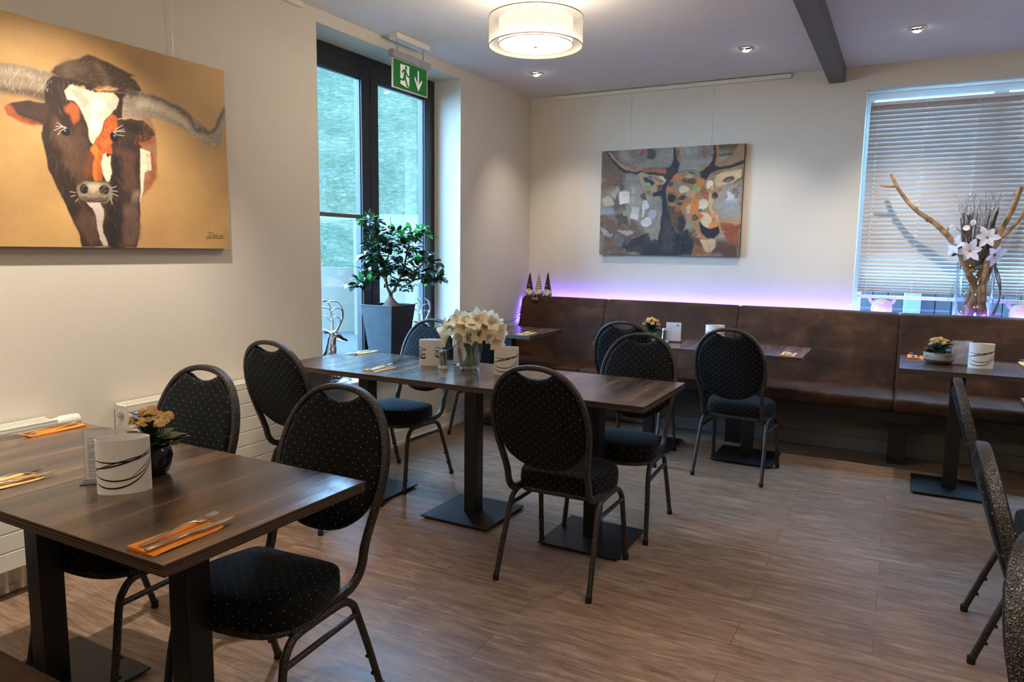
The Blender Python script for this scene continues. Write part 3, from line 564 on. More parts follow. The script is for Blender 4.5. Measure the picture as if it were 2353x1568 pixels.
('P',(206,186,152),0.006,0.015,[(0.726,0.3924),(0.7712,0.3916),(0.801,0.3383),(0.8087,0.2778),(0.7871,0.2552),(0.7404,0.3011),(0.7222,0.3393)]),
('P',(190,164,126),0.008,0.02,[(0.765,0.5726),(0.7985,0.5714),(0.8122,0.4961),(0.8027,0.4513),(0.8392,0.3604),(0.864,0.285),(0.8413,0.3002),(0.7925,0.4214)]),
('E',(212,124,48),0.004,0.02,[(0.5604,0.7285),(0.0278,0.0244)]),
('E',(212,124,48),0.004,0.02,[(0.7192,0.6795),(0.027,0.0226)]),
('E',(150,160,92),0.004,0.02,[(0.6844,0.6207),(0.0272,0.0416)]),
('E',(214,198,166),0.004,0.02,[(0.6075,0.61),(0.0317,0.029)]),
('E',(216,204,178),0.004,0.02,[(0.7764,0.6471),(0.0256,0.0375)]),
('E',(186,150,104),0.004,0.02,[(0.6357,0.7135),(0.0286,0.0227)]),
('E',(90,66,52),0.004,0.02,[(0.6539,0.6824),(0.0398,0.0182)]),
('E',(110,62,44),0.004,0.02,[(0.6077,0.692),(0.023,0.0167)]),
('E',(196,154,104),0.004,0.02,[(0.6521,0.5613),(0.0314,0.038)]),
('E',(70,48,38),0.004,0.02,[(0.6012,0.5362),(0.0196,0.0245)]),
('E',(160,86,48),0.004,0.02,[(0.7366,0.5811),(0.0225,0.0468)]),
('E',(160,88,48),0.004,0.02,[(0.766,0.5425),(0.0201,0.0452)]),
('E',(214,124,46),0.004,0.02,[(0.6868,0.4615),(0.033,0.0533)]),
('E',(214,124,46),0.004,0.02,[(0.6911,0.4196),(0.025,0.0335)]),
('E',(168,88,48),0.004,0.02,[(0.5729,0.4219),(0.0209,0.0293)]),
('E',(216,200,168),0.004,0.02,[(0.746,0.4715),(0.0326,0.0423)]),
('E',(110,98,140),0.004,0.02,[(0.7363,0.4241),(0.0147,0.0167)]),
('E',(208,118,48),0.004,0.02,[(0.6292,0.4705),(0.0138,0.0229)]),
('E',(204,112,46),0.004,0.02,[(0.6159,0.4364),(0.0104,0.023)]),
('E',(204,112,46),0.004,0.02,[(0.5361,0.4766),(0.0176,0.0139)]),
('E',(204,112,46),0.004,0.02,[(0.5023,0.6239),(0.0176,0.0139)]),
('E',(196,170,130),0.004,0.02,[(0.6509,0.4242),(0.0149,0.0382)]),
('E',(84,56,44),0.004,0.02,[(0.6874,0.3588),(0.0228,0.0275)]),
('E',(196,104,46),0.004,0.02,[(0.7211,0.3697),(0.0159,0.0228)]),
('E',(150,132,112),0.004,0.02,[(0.5624,0.6636),(0.0255,0.0229)]),
('E',(96,66,50),0.004,0.02,[(0.5157,0.6656),(0.0176,0.02)]),
('E',(212,124,48),0.004,0.02,[(0.8057,0.3647),(0.0178,0.0257)]),
('E',(212,124,48),0.004,0.02,[(0.8281,0.2815),(0.0255,0.0302)]),
('E',(54,40,34),0.004,0.02,[(0.8214,0.552),(0.0155,0.0254)]),
('E',(204,116,50),0.004,0.02,[(0.7327,0.1944),(0.0227,0.0168)]),
('E',(66,48,38),0.004,0.02,[(0.5856,0.4793),(0.0197,0.02)]),
('E',(190,110,56),0.004,0.02,[(0.5531,0.5875),(0.0291,0.0107)]),
('E',(200,110,50),0.004,0.02,[(0.7016,0.5294),(0.0147,0.0182)]),
('E',(196,160,116),0.004,0.02,[(0.7969,0.6163),(0.0145,0.0195)]),
('P',(120,92,70),0.005,0.01,[(0.4949,0.5741),(0.5239,0.5885),(0.5597,0.5643),(0.573,0.5102),(0.5506,0.4801),(0.5091,0.4966)]),
('E',(18,16,18),0.004,0.004,[(0.5245,0.5308),(0.0246,0.0324)]),
('E',(120,126,134),0.004,0,[(0.5225,0.5363),(0.0053,0.0046)]),
('L',(30,24,22),0.004,0,[(0.4925,0.5588),(0.5186,0.5695),(0.5485,0.5493),(0.5732,0.5026)]),
('P',(26,24,28),0.004,0.008,[(0.7201,0.3165),(0.7527,0.2744),(0.8043,0.2438),(0.8565,0.2625),(0.8623,0.2097),(0.8295,0.1628),(0.779,0.1641),(0.7376,0.2173)]),
('P',(56,46,50),0.006,0.01,[(0.805,0.2249),(0.8437,0.2324),(0.8451,0.1946),(0.8123,0.1756)]),
('P',(88,62,46),0.006,0.015,[(0.6453,0.2404),(0.6928,0.1943),(0.7399,0.1486),(0.7625,0.0685),(0.7075,0.0946),(0.6709,0.1635)]),
('P',(196,164,124),0.004,0.01,[(0.7283,0.1562),(0.7824,0.1473),(0.8365,0.153),(0.8391,0.0809),(0.8117,0.031),(0.7833,0.0382),(0.7562,0.0875)]),
('L',(80,52,42),0.003,0,[(0.7985,0.088),(0.7992,0.0346)]),
('L',(190,110,70),0.003,0,[(0.7314,0.1485),(0.7533,0.0875),(0.7804,0.0404)]),
('L',(214,206,190),0.0014,0,[(0.6934,0.1751),(0.7268,0.202)]),
('L',(214,206,190),0.0014,0,[(0.7052,0.1637),(0.7331,0.1829)]),
('L',(214,206,190),0.0014,0,[(0.87,0.1947),(0.9012,0.1722)]),
('L',(214,206,190),0.0014,0,[(0.8692,0.2173),(0.8993,0.2248)]),
('L',(214,206,190),0.0014,0,[(0.6758,0.1866),(0.7092,0.2173)]),
('P',(26,60,34),0.006,0.02,[(0.6371,0.7587),(0.6684,0.7609),(0.6861,0.7412),(0.6576,0.7426)]),
('L',(40,36,34),0.0025,0,[(0.5707,0.7698),(0.6162,0.7863),(0.6733,0.7832),(0.7138,0.7548)]),
('S',((210,178,134),(110,78,56),(186,140,96),(90,66,50),(206,110,46)),230,(60,0.022,0.005,0.45),[(0.505,0.643),(0.549,0.725),(0.716,0.687),(0.825,0.615),(0.819,0.451),(0.864,0.285),(0.733,0.171),(0.672,0.302),(0.53,0.396)]),
('S',((70,66,66),(22,24,30),(52,46,48)),260,(75,0.04,0.008,0.5),[(0.461,0.506),(0.489,0.582),(0.532,0.311),(0.565,0.21),(0.646,0.233),(0.676,0.009),(0.434,0.005),(0.456,0.272)]),
('S',((176,170,158),(128,116,100),(156,150,140)),160,(80,0.03,0.007,0.5),[(0.847,0.614),(0.992,0.653),(0.998,0.336),(0.873,0.345)]),
('S',((196,150,104),(120,80,54),(60,48,42)),160,(10,0.02,0.004,0.5),[(0.082,0.97),(0.191,0.837),(0.482,0.82),(0.483,0.759),(0.193,0.79),(0.077,0.915)]),
('E',(18,16,18),0.004,0.004,[(0.5245,0.5308),(0.0246,0.0324)]),
('P',(26,24,28),0.004,0.008,[(0.7201,0.3165),(0.7527,0.2744),(0.8043,0.2438),(0.8565,0.2625),(0.8623,0.2097),(0.8295,0.1628),(0.779,0.1641),(0.7376,0.2173)]),
]
COW_RECT=(1.383,2.598,1.384,2.267)
DEER_RECT=(-2.379,-1.173,1.370,2.260)
# ================================================================== THE ROOM
mb = MB(); mb.box(WLX-.4, WRX, WFY, WBY+.3, -.08, 0); struct(obj('floor', mb, M_FLOOR, smooth=False))
mb = MB(); mb.box(WLX-.4, WRX, WFY, WBY+.3, CEIL, CEIL+.1); struct(obj('ceiling', mb, M_CEIL, smooth=False))
# left wall with the tall window opening
WY0, WY1, WZ0, WZ1 = 3.30, 4.86, .535, 2.697
FX = -3.34
mb = MB()
for a in ((WFY, WY0, 0, CEIL), (WY1, WBY+.3, 0, CEIL), (WY0, WY1, 0, WZ0-.03), (WY0, WY1, WZ1, CEIL)): mb.box(WLX-.33, WLX, *a)
struct(obj('wall_left', mb, M_WALL, smooth=False))
# back wall with window opening
BX0, BX1, BZ0, BZ1 = -.33, 2.3, .90, 2.603
mb = MB()
for x0, x1, z0, z1 in ((WLX, BX0, 0, CEIL), (BX1, WRX, 0, CEIL), (BX0, BX1, 0, BZ0), (BX0, BX1, BZ1, CEIL)): mb.box(x0, x1, WBY, WBY+.3, z0, z1)
struct(obj('wall_back', mb, M_WALL, smooth=False))
mb = MB(); mb.box(WRX, WRX+.2, WFY, WBY+.3, 0, CEIL); struct(obj('wall_right', mb, M_WALL, smooth=False))
mb = MB(); mb.box(WLX-.4, WRX+.2, WFY-.2, WFY, 0, CEIL); struct(obj('wall_front', mb, M_WALL, smooth=False))
# baseboards
mb = MB(); mb.box(WLX, WLX+.016, WFY, WBY, 0, .11); mb.box(WLX, WLX+.03, WFY, WBY, 0, .03); struct(obj('baseboard_left', mb, M_WHITE, smooth=False, bevel=.004))
# ceiling beam
mb = MB(); mb.box(-.588, -.478, WFY, WBY, 2.668, CEIL); struct(obj('trim_1', mb, M_BEAM, smooth=False))
# boxed wall foot under the bench
mb = MB(); mb.box(WLX, WRX, 5.62, WBY, 0, .40); mb.box(WLX, WRX, 5.60, 5.62, 0, .10); mb.box(WLX, WRX, 5.605, 5.62, .24, .40)
struct(obj('baseboard_back', mb, simple('grey_wall_foot', (120, 115, 108), .8, var=.05), smooth=False, bevel=.004))

# ---- window 1 (tall, in the left wall)
w1 = D.objects.new('window_1', None); COL.objects.link(w1); w1['kind'] = 'structure'
def frame(mb, y0, y1, z0, z1, w, x0, x1):
    mb.box(x0, x1, y0, y0+w, z0, z1); mb.box(x0, x1, y1-w, y1, z0, z1); mb.box(x0, x1, y0+w, y1-w, z0, z0+w); mb.box(x0, x1, y0+w, y1-w, z1-w, z1)
mb = MB(); frame(mb, WY0, WY1, WZ0-.02, WZ1, .07, FX-.06, FX); obj('window_frame', mb, M_FRAME, w1, smooth=False, bevel=.004)
ym = 4.055
for y0, y1 in ((WY0+.07, ym-.004), (ym+.004, WY1-.07)):
    mb = MB(); frame(mb, y0, y1, WZ0+.05, WZ1-.07, .085, FX-.05, FX+.015)
    frame(mb, y0+.07, y1-.07, WZ0+.12, WZ1-.14, .022, FX-.03, FX+.003)
    s = obj('sash', mb, M_FRAME, w1, smooth=False, bevel=.004)
    mb = MB(); mb.box(FX-.025, FX-.019, y0+.08, y1-.08, WZ0+.13, WZ1-.15); obj('pane', mb, M_PANE, s, smooth=False)
mb = MB(); mb.box(FX-.016, FX+.006, WY0+.15, ym-.09, 1.60, 1.625); obj('glazing_bar', mb, M_BEAM, w1, smooth=False)
mb = MB(); mb.tube([(FX+.012, ym-.05, 1.58), (FX+.05, ym-.05, 1.58)], .022, seg=12); mb.tube([(FX+.045, ym-.05, 1.59), (FX+.05, ym-.05, 1.50), (FX+.05, ym-.05, 1.46)], .011, seg=8)
obj('window_handle', mb, M_FRAME, w1)
mb = MB(); mb.box(FX, -3.045, WY0-.05, WY1, WZ0-.03, WZ0+.005); obj('window_sill', mb, M_SILL, w1, smooth=False, bevel=.012, bseg=3)

# ---- window 2 (behind the blinds)
w2 = D.objects.new('window_2', None); COL.objects.link(w2); w2['kind'] = 'structure'
M_PVC = simple('white_pvc_frame', (225, 232, 238), .35, var=.02)
mb = MB()
y0, y1 = 6.235, 6.29
mb.box(BX0, BX0+.05, y0, y1, BZ0, BZ1); mb.box(BX1-.05, BX1, y0, y1, BZ0, BZ1); mb.box(BX0+.05, BX1-.05, y0, y1, BZ1-.05, BZ1); mb.box(BX0+.05, BX1-.05, y0, y1, BZ0, BZ0+.05)
for x in (.52, 1.4): mb.box(x-.045, x+.045, y0, y1, BZ0+.05, BZ1-.05)
obj('window_frame', mb, M_PVC, w2, smooth=False, bevel=.004)
for x0, x1 in ((BX0+.05, .475), (.565, 1.355), (1.445, BX1-.05)):
    mb = MB(); mb.box(x0, x1, 6.26, 6.266, BZ0+.05, BZ1-.05); obj('pane', mb, M_PANE, w2, smooth=False)
mb = MB(); mb.box(BX0, BX1, 6.0, 6.235, BZ0, BZ0+.025); obj('window_sill', mb, M_SILL, w2, smooth=False, bevel=.006)

# ================================================================== OUTSIDE
def grass_mat():
    m, nt, b = new_mat('meadow_grass'); v = coord(nt, scale=(1, 1, 1))
    a = noise(nt, v, 1.1, 4); g = noise(nt, coord(nt, scale=(2.4, 2.4, 6)), 2.2, 10, .82, .8)
    s = math_node(nt, 'ADD', math_node(nt, 'MULTIPLY', a, .2), math_node(nt, 'MULTIPLY', g, .8))
    lk(nt, ramp(nt, s, [(.3, (.015,.025,.015)), (.40, (.026,.040,.024)), (.50, (.044,.058,.038)), (.60, (.082,.090,.066)), (.74, (.17,.175,.14))]), b.inputs['Base Color'])
    b.inputs['Roughness'].default_value = .95; b.inputs['Specular IOR Level'].default_value = 0; bump(nt, b, g, .8, .08); return m
M_GRASS = grass_mat()
M_CONC = simple('pale_retaining_wall', (94, 90, 80), .85, spec=0, var=.04, vs=2)
M_PAVE = simple('asphalt_paving', (62, 62, 60), .9, spec=0, var=.25, vs=60, bmp=.3)
M_BRUSH = simple('dry_brush', (126, 122, 104), .95, spec=0, var=.45, vs=12, bmp=.8)
O = Vector((0, 0, 0))
fw = Vector((-math.sin(R(40.5)), math.cos(R(40.5)), 0)); rt = Vector((math.cos(R(40.5)), math.sin(R(40.5)), 0))
def out_pt(d, s, z): p = fw*d + rt*s; return (p.x, p.y, z)
def slab(mb, d0, d1, s0, s1, z0, z1, mi=0):
    v = [out_pt(d0, s0, z0), out_pt(d0, s1, z0), out_pt(d1, s1, z0), out_pt(d1, s0, z0), out_pt(d0, s0, z1), out_pt(d0, s1, z1), out_pt(d1, s1, z1), out_pt(d1, s0, z1)]
    mb.add(v, [(0,1,2,3),(4,5,6,7),(0,1,5,4),(1,2,6,5),(2,3,7,6),(3,0,4,7)], mi)
mb = MB(); mb.box(-40, WLX-.42, -8, 40, -.16, -.06); struct(obj('ground_outside', mb, M_PAVE, smooth=False))
def bank(mb, rows, s0, s1, n=60, amp=.12):
    rnd = random.Random(4); vs = []; fs = []
    for k, (d, z) in enumerate(rows):
        for i in range(n):
            s = s0+(s1-s0)*i/(n-1); vs.append(out_pt(d+rnd.uniform(-.1, .1), s, z+rnd.uniform(-amp, amp)*(k > 0)))
    for k in range(len(rows)-1):
        for i in range(n-1): fs.append((k*n+i, k*n+i+1, (k+1)*n+i+1, (k+1)*n+i))
    mb.add(vs, fs)
mb = MB(); bank(mb, [(13.35, .98), (14.2, 1.35), (15.5, 1.7), (16.5, 1.95), (17.6, 2.05), (19, 2.9), (21, 4.4), (23.5, 6.2), (26, 8.0), (28.5, 9.8), (30, 10.2)], -14, 14, 70, .1)
struct(obj('grass_hillside', mb, M_GRASS))
mb = MB(); 
for i in range(9): slab(mb, 12.9, 13.1, -9.0+i*1.0, -8.012+i*1.0, -.1, 1.06)
tag(obj('retaining_wall', mb, M_CONC, smooth=False), 'low pale concrete retaining wall in front of the grassy hillside, seen through left pane', 'wall')
mb = MB()
for i in range(14): slab(mb, 12.4, 12.55, -.05+i*.62, .56+i*.62, -.1, 1.93)
tag(obj('panel_wall', mb, M_CONC, smooth=False), 'taller pale panel wall outside, seen through the right window pane behind the plant', 'wall')
mb = MB(); slab(mb, 17.4, 17.6, -12, 12, 1.9, 2.2); tag(obj('terrace_edging', mb, M_CONC, smooth=False), 'thin pale terrace edging line running across the hillside outside', 'edging')
# timber cladding outside the blind window
M_CLAD = simple('blue_grey_boards', (58, 66, 74), .7, var=.15, vs=3)
mb = MB()
for i in range(34): mb.box(-1.0+i*.128, -1.0+i*.128+.12, 7.6, 7.64, -.1, 2.7)
mb.box(-1.1, 3.6, 7.645, 7.66, -.1, 2.7)
tag(obj('board_fence', mb, M_CLAD, smooth=False), 'blue grey vertical board fence outside, glimpsed below the window blinds', 'fence')
mb = MB(); mb.box(.02, .16, 7.45, 7.55, -.1, 2.7); tag(obj('fence_post', mb, simple('pale_grey_post', (118, 128, 134), .6, var=.05), smooth=False, bevel=.01), 'pale square post standing in front of the board fence outside', 'post')
mb = MB(); mb.box(-1.5, 5.5, WBY+.31, 9, -.16, -.06); struct(obj('paving_outside', mb, M_PAVE, smooth=False))

# ================================================================== PICTURES
def vnoise(h, w, fy, fx, seed):
    r = np.random.RandomState(seed); g = r.rand(int(fy)+3, int(fx)+3)
    y = np.linspace(0, fy, h); x = np.linspace(0, fx, w); yi = y.astype(int); xi = x.astype(int)
    ty = y-yi; tx = x-xi; ty = (ty*ty*(3-2*ty))[:, None]; tx = (tx*tx*(3-2*tx))[None]
    a = g[np.ix_(yi, xi)]; b = g[np.ix_(yi, xi+1)]; c = g[np.ix_(yi+1, xi)]; d = g[np.ix_(yi+1, xi+1)]
    return (a*(1-tx)+b*tx)*(1-ty)+(c*(1-tx)+d*tx)*ty
def fbm(h, w, f, seed, st=1.0):
    o = 0; a = .5
    for k in range(5): o = o+a*vnoise(h, w, f*2**k, f*2**k*st, seed+k); a *= .5
    return o/.97
def blur(m, r):
    if r < 1: return m
    r = int(r)
    for ax in (0, 1):
        p = np.pad(m, [(r+1, r) if i == ax else (0, 0) for i in (0, 1)], mode='edge'); c = np.cumsum(p, axis=ax)
        m = (np.take(c, range(2*r+1, p.shape[ax]), axis=ax)-np.take(c, range(0, p.shape[ax]-2*r-1), axis=ax))/(2*r+1)
    return m
def paint(nu, nv, asp, bg, layers, seed):
    U, V = np.meshgrid(np.linspace(0, 1, nu), np.linspace(0, 1, nv))
    n1 = fbm(nv, nu, 14, seed)-.5; n2 = fbm(nv, nu, 14, seed+31)-.5
    img = bg(U, V, seed)
    for i, (k, col, soft, wob, pts) in enumerate(layers):
        if k == 'S':
            ang, ln, w, al = wob; rr = random.Random(i*7+seed); xs = [p[0] for p in pts]; ys = [p[1] for p in pts]; done = 0; tries = 0
            while done < soft and tries < soft*6:
                tries += 1; cx = rr.uniform(min(xs), max(xs)); cy = rr.uniform(min(ys), max(ys)); ins = False
                for a in range(len(pts)):
                    (xa, ya_), (xb, yb_) = pts[a], pts[(a+1) % len(pts)]
                    if (ya_ > cy) != (yb_ > cy) and cx < (xb-xa)*(cy-ya_)/(yb_-ya_)+xa: ins = not ins
                if not ins: continue
                done += 1; th = R(ang+rr.uniform(-25, 25)); L = ln*rr.uniform(.5, 1.3); ww = w*rr.uniform(.5, 1.3); c = np.array(lin(rr.choice(col)))
                m_ = int((L+ww)*nu)+2; px, py = int(cx*nu), int(cy*nv); x0_, x1_, y0_, y1_ = max(0, px-m_), min(nu, px+m_), max(0, py-m_), min(nv, py+m_)
                if x1_ <= x0_ or y1_ <= y0_: continue
                dx = U[y0_:y1_, x0_:x1_]-cx; dy = (V[y0_:y1_, x0_:x1_]-cy)/asp
                a_ = dx*math.cos(th)+dy*math.sin(th); b_ = -dx*math.sin(th)+dy*math.cos(th)
                M = np.clip(1.3-np.sqrt((a_/L*2)**2+(b_/ww*2)**2)*1.3, 0, 1)*al
                img[y0_:y1_, x0_:x1_] = img[y0_:y1_, x0_:x1_]*(1-M[..., None])+c*M[..., None]
            continue
        c = np.array(lin(col)); u = U+n1*wob*2; v = V+n2*wob*2*asp
        if k == 'P':
            ins = np.zeros(U.shape, bool); q = pts; m = len(q)
            for a in range(m):
                x0, y0 = q[a]; x1, y1 = q[(a+1) % m]
                if y0 == y1: continue
                cnd = ((y0 > v) != (y1 > v)) & (u < (x1-x0)*(v-y0)/(y1-y0)+x0); ins ^= cnd
            M = blur(ins.astype(float), soft*nu)
        elif k == 'E':
            (cx, cy), (rx, ry) = pts; M = blur((((u-cx)/max(rx, 1e-4))**2+((v-cy)/max(ry, 1e-4))**2 < 1).astype(float), 1)
        else:
            d = np.full(U.shape, 9.0)
            for a in range(len(pts)-1):
                x0, y0 = pts[a]; x1, y1 = pts[a+1]; y0 /= asp; y1 /= asp; vv = V/asp
                dx, dy = x1-x0, y1-y0; t = np.clip(((U-x0)*dx+(vv-y0)*dy)/(dx*dx+dy*dy+1e-9), 0, 1)
                d = np.minimum(d, np.hypot(U-x0-t*dx, vv-y0-t*dy))
            M = np.clip(.6-(d-soft*.5)*nu, 0, 1)
        tex = 1+.5*(fbm(nv, nu, 22, seed+i*3+5, .5)-.5)
        img = img*(1-M[..., None])+(c[None, None]*tex[..., None])*M[..., None]
    return np.clip(img, 0, 1)
def paint_mat(name):
    m, nt, b = new_mat(name); a = N(nt, 'ShaderNodeAttribute'); a.attribute_name = 'paint'
    n = noise(nt, coord(nt), 220, 3); mm = N(nt, 'ShaderNodeMix'); mm.data_type = 'RGBA'; mm.blend_type = 'MULTIPLY'; mm.inputs[0].default_value = .5
    lk(nt, a.outputs['Color'], mm.inputs[6]); lk(nt, ramp(nt, n, [(.3, (.8,.8,.8)), (.7, (1.15,1.15,1.15))]), mm.inputs[7]); lk(nt, mm.outputs[2], b.inputs['Base Color'])
    b.inputs['Roughness'].default_value = .55; bump(nt, b, noise(nt, coord(nt), 90, 4), .25, .003); return m
M_PAINT = paint_mat('oil_paint')
M_CANVAS = simple('canvas_edge', (150, 116, 80), .8)
def picture(name, img, fn, mb_side, label, cat, side_mat):
    nv, nu, _ = img.shape; root = thing(name, label, cat)
    vs = [fn(i/(nu-1), j/(nv-1)) for j in range(nv) for i in range(nu)]
    fs = [(j*nu+i, j*nu+i+1, (j+1)*nu+i+1, (j+1)*nu+i) for j in range(nv-1) for i in range(nu-1)]
    me = D.meshes.new('painted_canvas'); me.from_pydata(vs, [], fs); me.materials.append(M_PAINT)
    at = me.color_attributes.new('paint', 'FLOAT_COLOR', 'POINT')
    buf = np.ones((nv*nu, 4), np.float32); buf[:, :3] = img.reshape(-1, 3); at.data.foreach_set('color', buf.ravel())
    o = D.objects.new('painted_canvas', me); COL.objects.link(o); o.parent = root
    obj('stretcher_frame', mb_side, side_mat, root, smooth=False)
    return root
def bg_cow(U, V, s):
    h, w = U.shape; n = fbm(h, w, 3, s+50); a = np.array(lin((202, 160, 96))); b = np.array(lin((172, 132, 82))); t = np.clip((n-.3)*2.2, 0, 1)[..., None]
    return a*(1-t)+b*t
def bg_deer(U, V, s):
    h, w = U.shape; n = fbm(h, w, 6, s+50); n2 = fbm(h, w, 30, s+60); a = np.array(lin((152, 136, 114))); b = np.array(lin((98, 76, 58))); t = np.clip((n-.35)*3, 0, 1)[..., None]
    return (a*(1-t)+b*t)*(.75+.5*n2[..., None])
ya, yb, z0, z1 = COW_RECT
mb = MB(); mb.box(-3.088, -3.056, ya, yb, z0, z1)
picture('cow_painting', paint(620, 450, (yb-ya)/(z1-z0), bg_cow, COW_LAYERS, 11), lambda u, v: (-3.055, ya+(yb-ya)*u, z0+(z1-z0)*v), mb, 'large tan canvas painting of a longhorn cow head hanging on the left wall', 'painting', M_CANVAS)
x0, x1, z0d, z1d = DEER_RECT
mb = MB(); mb.box(x0, x1, 6.021, 6.055, z0d, z1d)
picture('stag_painting', paint(460, 340, (x1-x0)/(z1d-z0d), bg_deer, DEER_LAYERS, 23), lambda u, v: (x0+(x1-x0)*u, 6.020, z0d+(z1d-z0d)*v), mb, 'canvas painting of a stag head in orange and brown patches on the back wall', 'painting', simple('dark_canvas_edge', (70, 54, 44), .8))
# picture rails and hanging wires
mb = MB(); mb.box(-2.84, -.858, 6.035, WBY, 2.735, 2.765); tag(obj('picture_rail', mb, M_WHITE, smooth=False, bevel=.003), 'white picture rail running below the ceiling above the stag painting', 'picture rail')
mb = MB(); mb.box(WLX, -3.068, .6, 3.17, 2.735, 2.765); tag(obj('picture_rail', mb, M_WHITE, smooth=False, bevel=.003), 'white picture rail on the left wall above the cow painting', 'picture rail')
def wire(x, y, za, zb, label):
    mb = MB(); mb.tube([(x, y, za), (x, y, zb)], .0012, seg=5); tag(obj('hanging_wire', mb, M_STEEL), label, 'wire')
wire(-2.13, 6.045, 2.255, 2.74, 'thin steel wire holding the left side of the stag painting'); wire(-1.44, 6.045, 2.255, 2.74, 'thin steel wire holding the right side of the stag painting')
wire(-3.078, 2.33, 2.262, 2.74, 'thin steel wire holding the right side of the cow painting'); 
# ================================================================== CHAIRS
def loop_y(z):
    t = max(0, (z-.46)/.49); return -.185-.150*t**.85
def make_chair(label):
    t = thing('banquet_chair', label, 'chair')
    half = [(.181, .475), (.181, .50), (.185, .54), (.194, .595), (.203, .65), (.206, .70), (.203, .755), (.190, .81), (.166, .862), (.130, .905), (.085, .932), (.04, .944), (0, .947)]
    up = [(x, loop_y(z), z) for x, z in half]
    fwd = [(.180, .14, .377), (.180, 0, .377), (.180, -.09, .380), (.180, -.135, .388), (.180, -.165, .408), (.181, -.183, .438)]
    right = catmull(fwd+up, 5)
    left = [Vector((-p.x, p.y, p.z)) for p in reversed(right)][1:]
    mb = MB(); mb.tube(right+left, .0125, .0155, up=(0, 1, 0), seg=10, sq=.35)
    # tube section: thin in the plane, deep front to back
    mb2 = MB()
    pts = right+left; mb2.tube(pts, .0150, .0105, up=(0, 1, 0), seg=12, sq=.45)
    obj('back_frame', mb2, M_HAMMER, t)
    # padded back
    inner = [(x-.0105, z) for x, z in half if .60 < z < .90]
    out = [(.0, .508), (.05, .512), (.095, .526), (.133, .550), (.163, .582)]+inner+[(.100, .916), (.082, .922), (.070, .920), (.054, .911), (.032, .904), (.014, .901), (0, .900)]
    sm = catmull([(x, 0, z) for x, z in out], 3)
    prof = [(p.x, p.z) for p in sm]
    full = prof+[(-x, z) for x, z in reversed(prof[1:-1])]
    cx, cz = 0, .69; rings = []
    for s, dy in ((.90, -.021), (.955, -.018), (.985, -.012), (1.0, -.004), (1.0, .004), (.985, .013), (.955, .021), (.88, .025)):
        rings.append([((x-cx)*s, loop_y(z)+dy, cz+(z-cz)*s) for x, z in full])
    mb = MB(); mb.loft(rings); obj('back_pad', mb, M_FABRIC, t, uv=True, ang=60)
    # seat cushion
    sh = [(0, -.110), (.09, -.110), (.142, -.108), (.168, -.092), (.184, -.045), (.200, .02), (.206, .075), (.197, .13), (.168, .178), (.115, .205), (.055, .216), (0, .219)]
    sm = catmull([(x, y, 0) for x, y in sh], 3); q = [(p.x, p.y) for p in sm]; full = q+[(-x, y) for x, y in reversed(q[1:-1])]
    rings = []
    for s, z in ((.93, .386), (.985, .388), (1.0, .394), (1.005, .420), (1.0, .446), (.985, .457), (.95, .464), (.86, .471), (.6, .478), (.25, .481)):
        rings.append([(x*s, .055+(y-.055)*s, z) for x, y in full])
    mb = MB(); mb.loft(rings); obj('seat', mb, M_FABRIC, t, uv=True, ang=50)
    mb = MB(); ring = [(x*.93, .055+(y-.055)*.95, .377) for x, y in full]; mb.tube(ring, .0105, .0105, seg=8, closed=True); obj('seat_frame', mb, M_HAMMER, t)
    for sx in (1, -1):
        rear = catmull([(.211*sx, -.232, .012), (.205*sx, -.175, .18), (.199*sx, -.125, .315), (.196*sx, -.108, .345), (.192*sx, -.072, .362), (.190*sx, .04, .364)], 5)
        front = catmull([(.211*sx, .232, .012), (.206*sx, .208, .16), (.200*sx, .188, .290), (.197*sx, .172, .330), (.192*sx, .132, .360), (.190*sx, .04, .364)], 5)
        for pts, nm, s in ((rear, 'leg', -1), (front, 'leg', 1)):
            mb = MB(); mb.tube(pts, .0118, seg=10)
            lg = obj(nm, mb, M_HAMMER, t)
            mb = MB(); mb.tube([pts[0]-Vector((0, 0, .012)), pts[0]+Vector((0, 0, .014))], .0135, seg=10)
            obj('rubber_foot', mb, M_RUBBER, lg)
            for k in (2, 4):
                mb = MB(); p = pts[k]+Vector((0, -.009*s, 0)); mb.tube([p, p+Vector((0, -.011*s, .001))], .006, seg=6); obj('bumper', mb, M_RUBBER, lg)
        mb = MB(); mb.tube([(.200*sx, -.128, .305), (.201*sx, .186, .300)], .0095, seg=8); obj('stretcher', mb, M_HAMMER, t)
    mb = MB(); mb.box(-.075, -.060, -.1065, -.1050, .398, .444); obj('care_tag', mb, M_PAPER, t, smooth=False)
    return t
CH = [
 (-1.229, 2.783, .02, 'black dotted banquet chair in front of the middle table row, its back to the room'),
 (-1.215, 3.448, PI+.036, 'banquet chair beyond the right end of the middle table row, facing the viewer'),
 (-2.625, 2.765, 0.0, 'banquet chair near the radiator with its back to the room, left of the middle row'),
 (-2.623, 3.457, PI-.038, 'banquet chair facing the viewer below the window beside the black planter'),
 (-.860, 4.654, -.054, 'banquet chair at the bench table on the right, seen from behind with a white tag'),
 (-1.55, 4.70, 0, 'banquet chair at the bench table, half hidden behind another chair back'),
 (-2.74, 4.72, 0, 'banquet chair at the small corner table, mostly hidden behind the flower bouquet'),
 (-1.562, 1.443, PI+.066, 'large foreground banquet chair at the right end of the nearest table'),
 (-2.25, 1.455, PI+.03, 'foreground banquet chair between the nearest table and the radiator, behind the kalanchoe'),
 (.536, 3.021, -PI/2-.012, 'banquet chair at the right edge seen side on, farthest of the three'),
 (.530, 1.985, -PI/2, 'banquet chair at the right edge seen side on, middle of the three'),
 (.525, 1.255, -PI/2-.30, 'banquet chair cut off at the lower right corner, nearest of the three'),
]
GRP = 'black dotted banquet chairs'
c0 = None
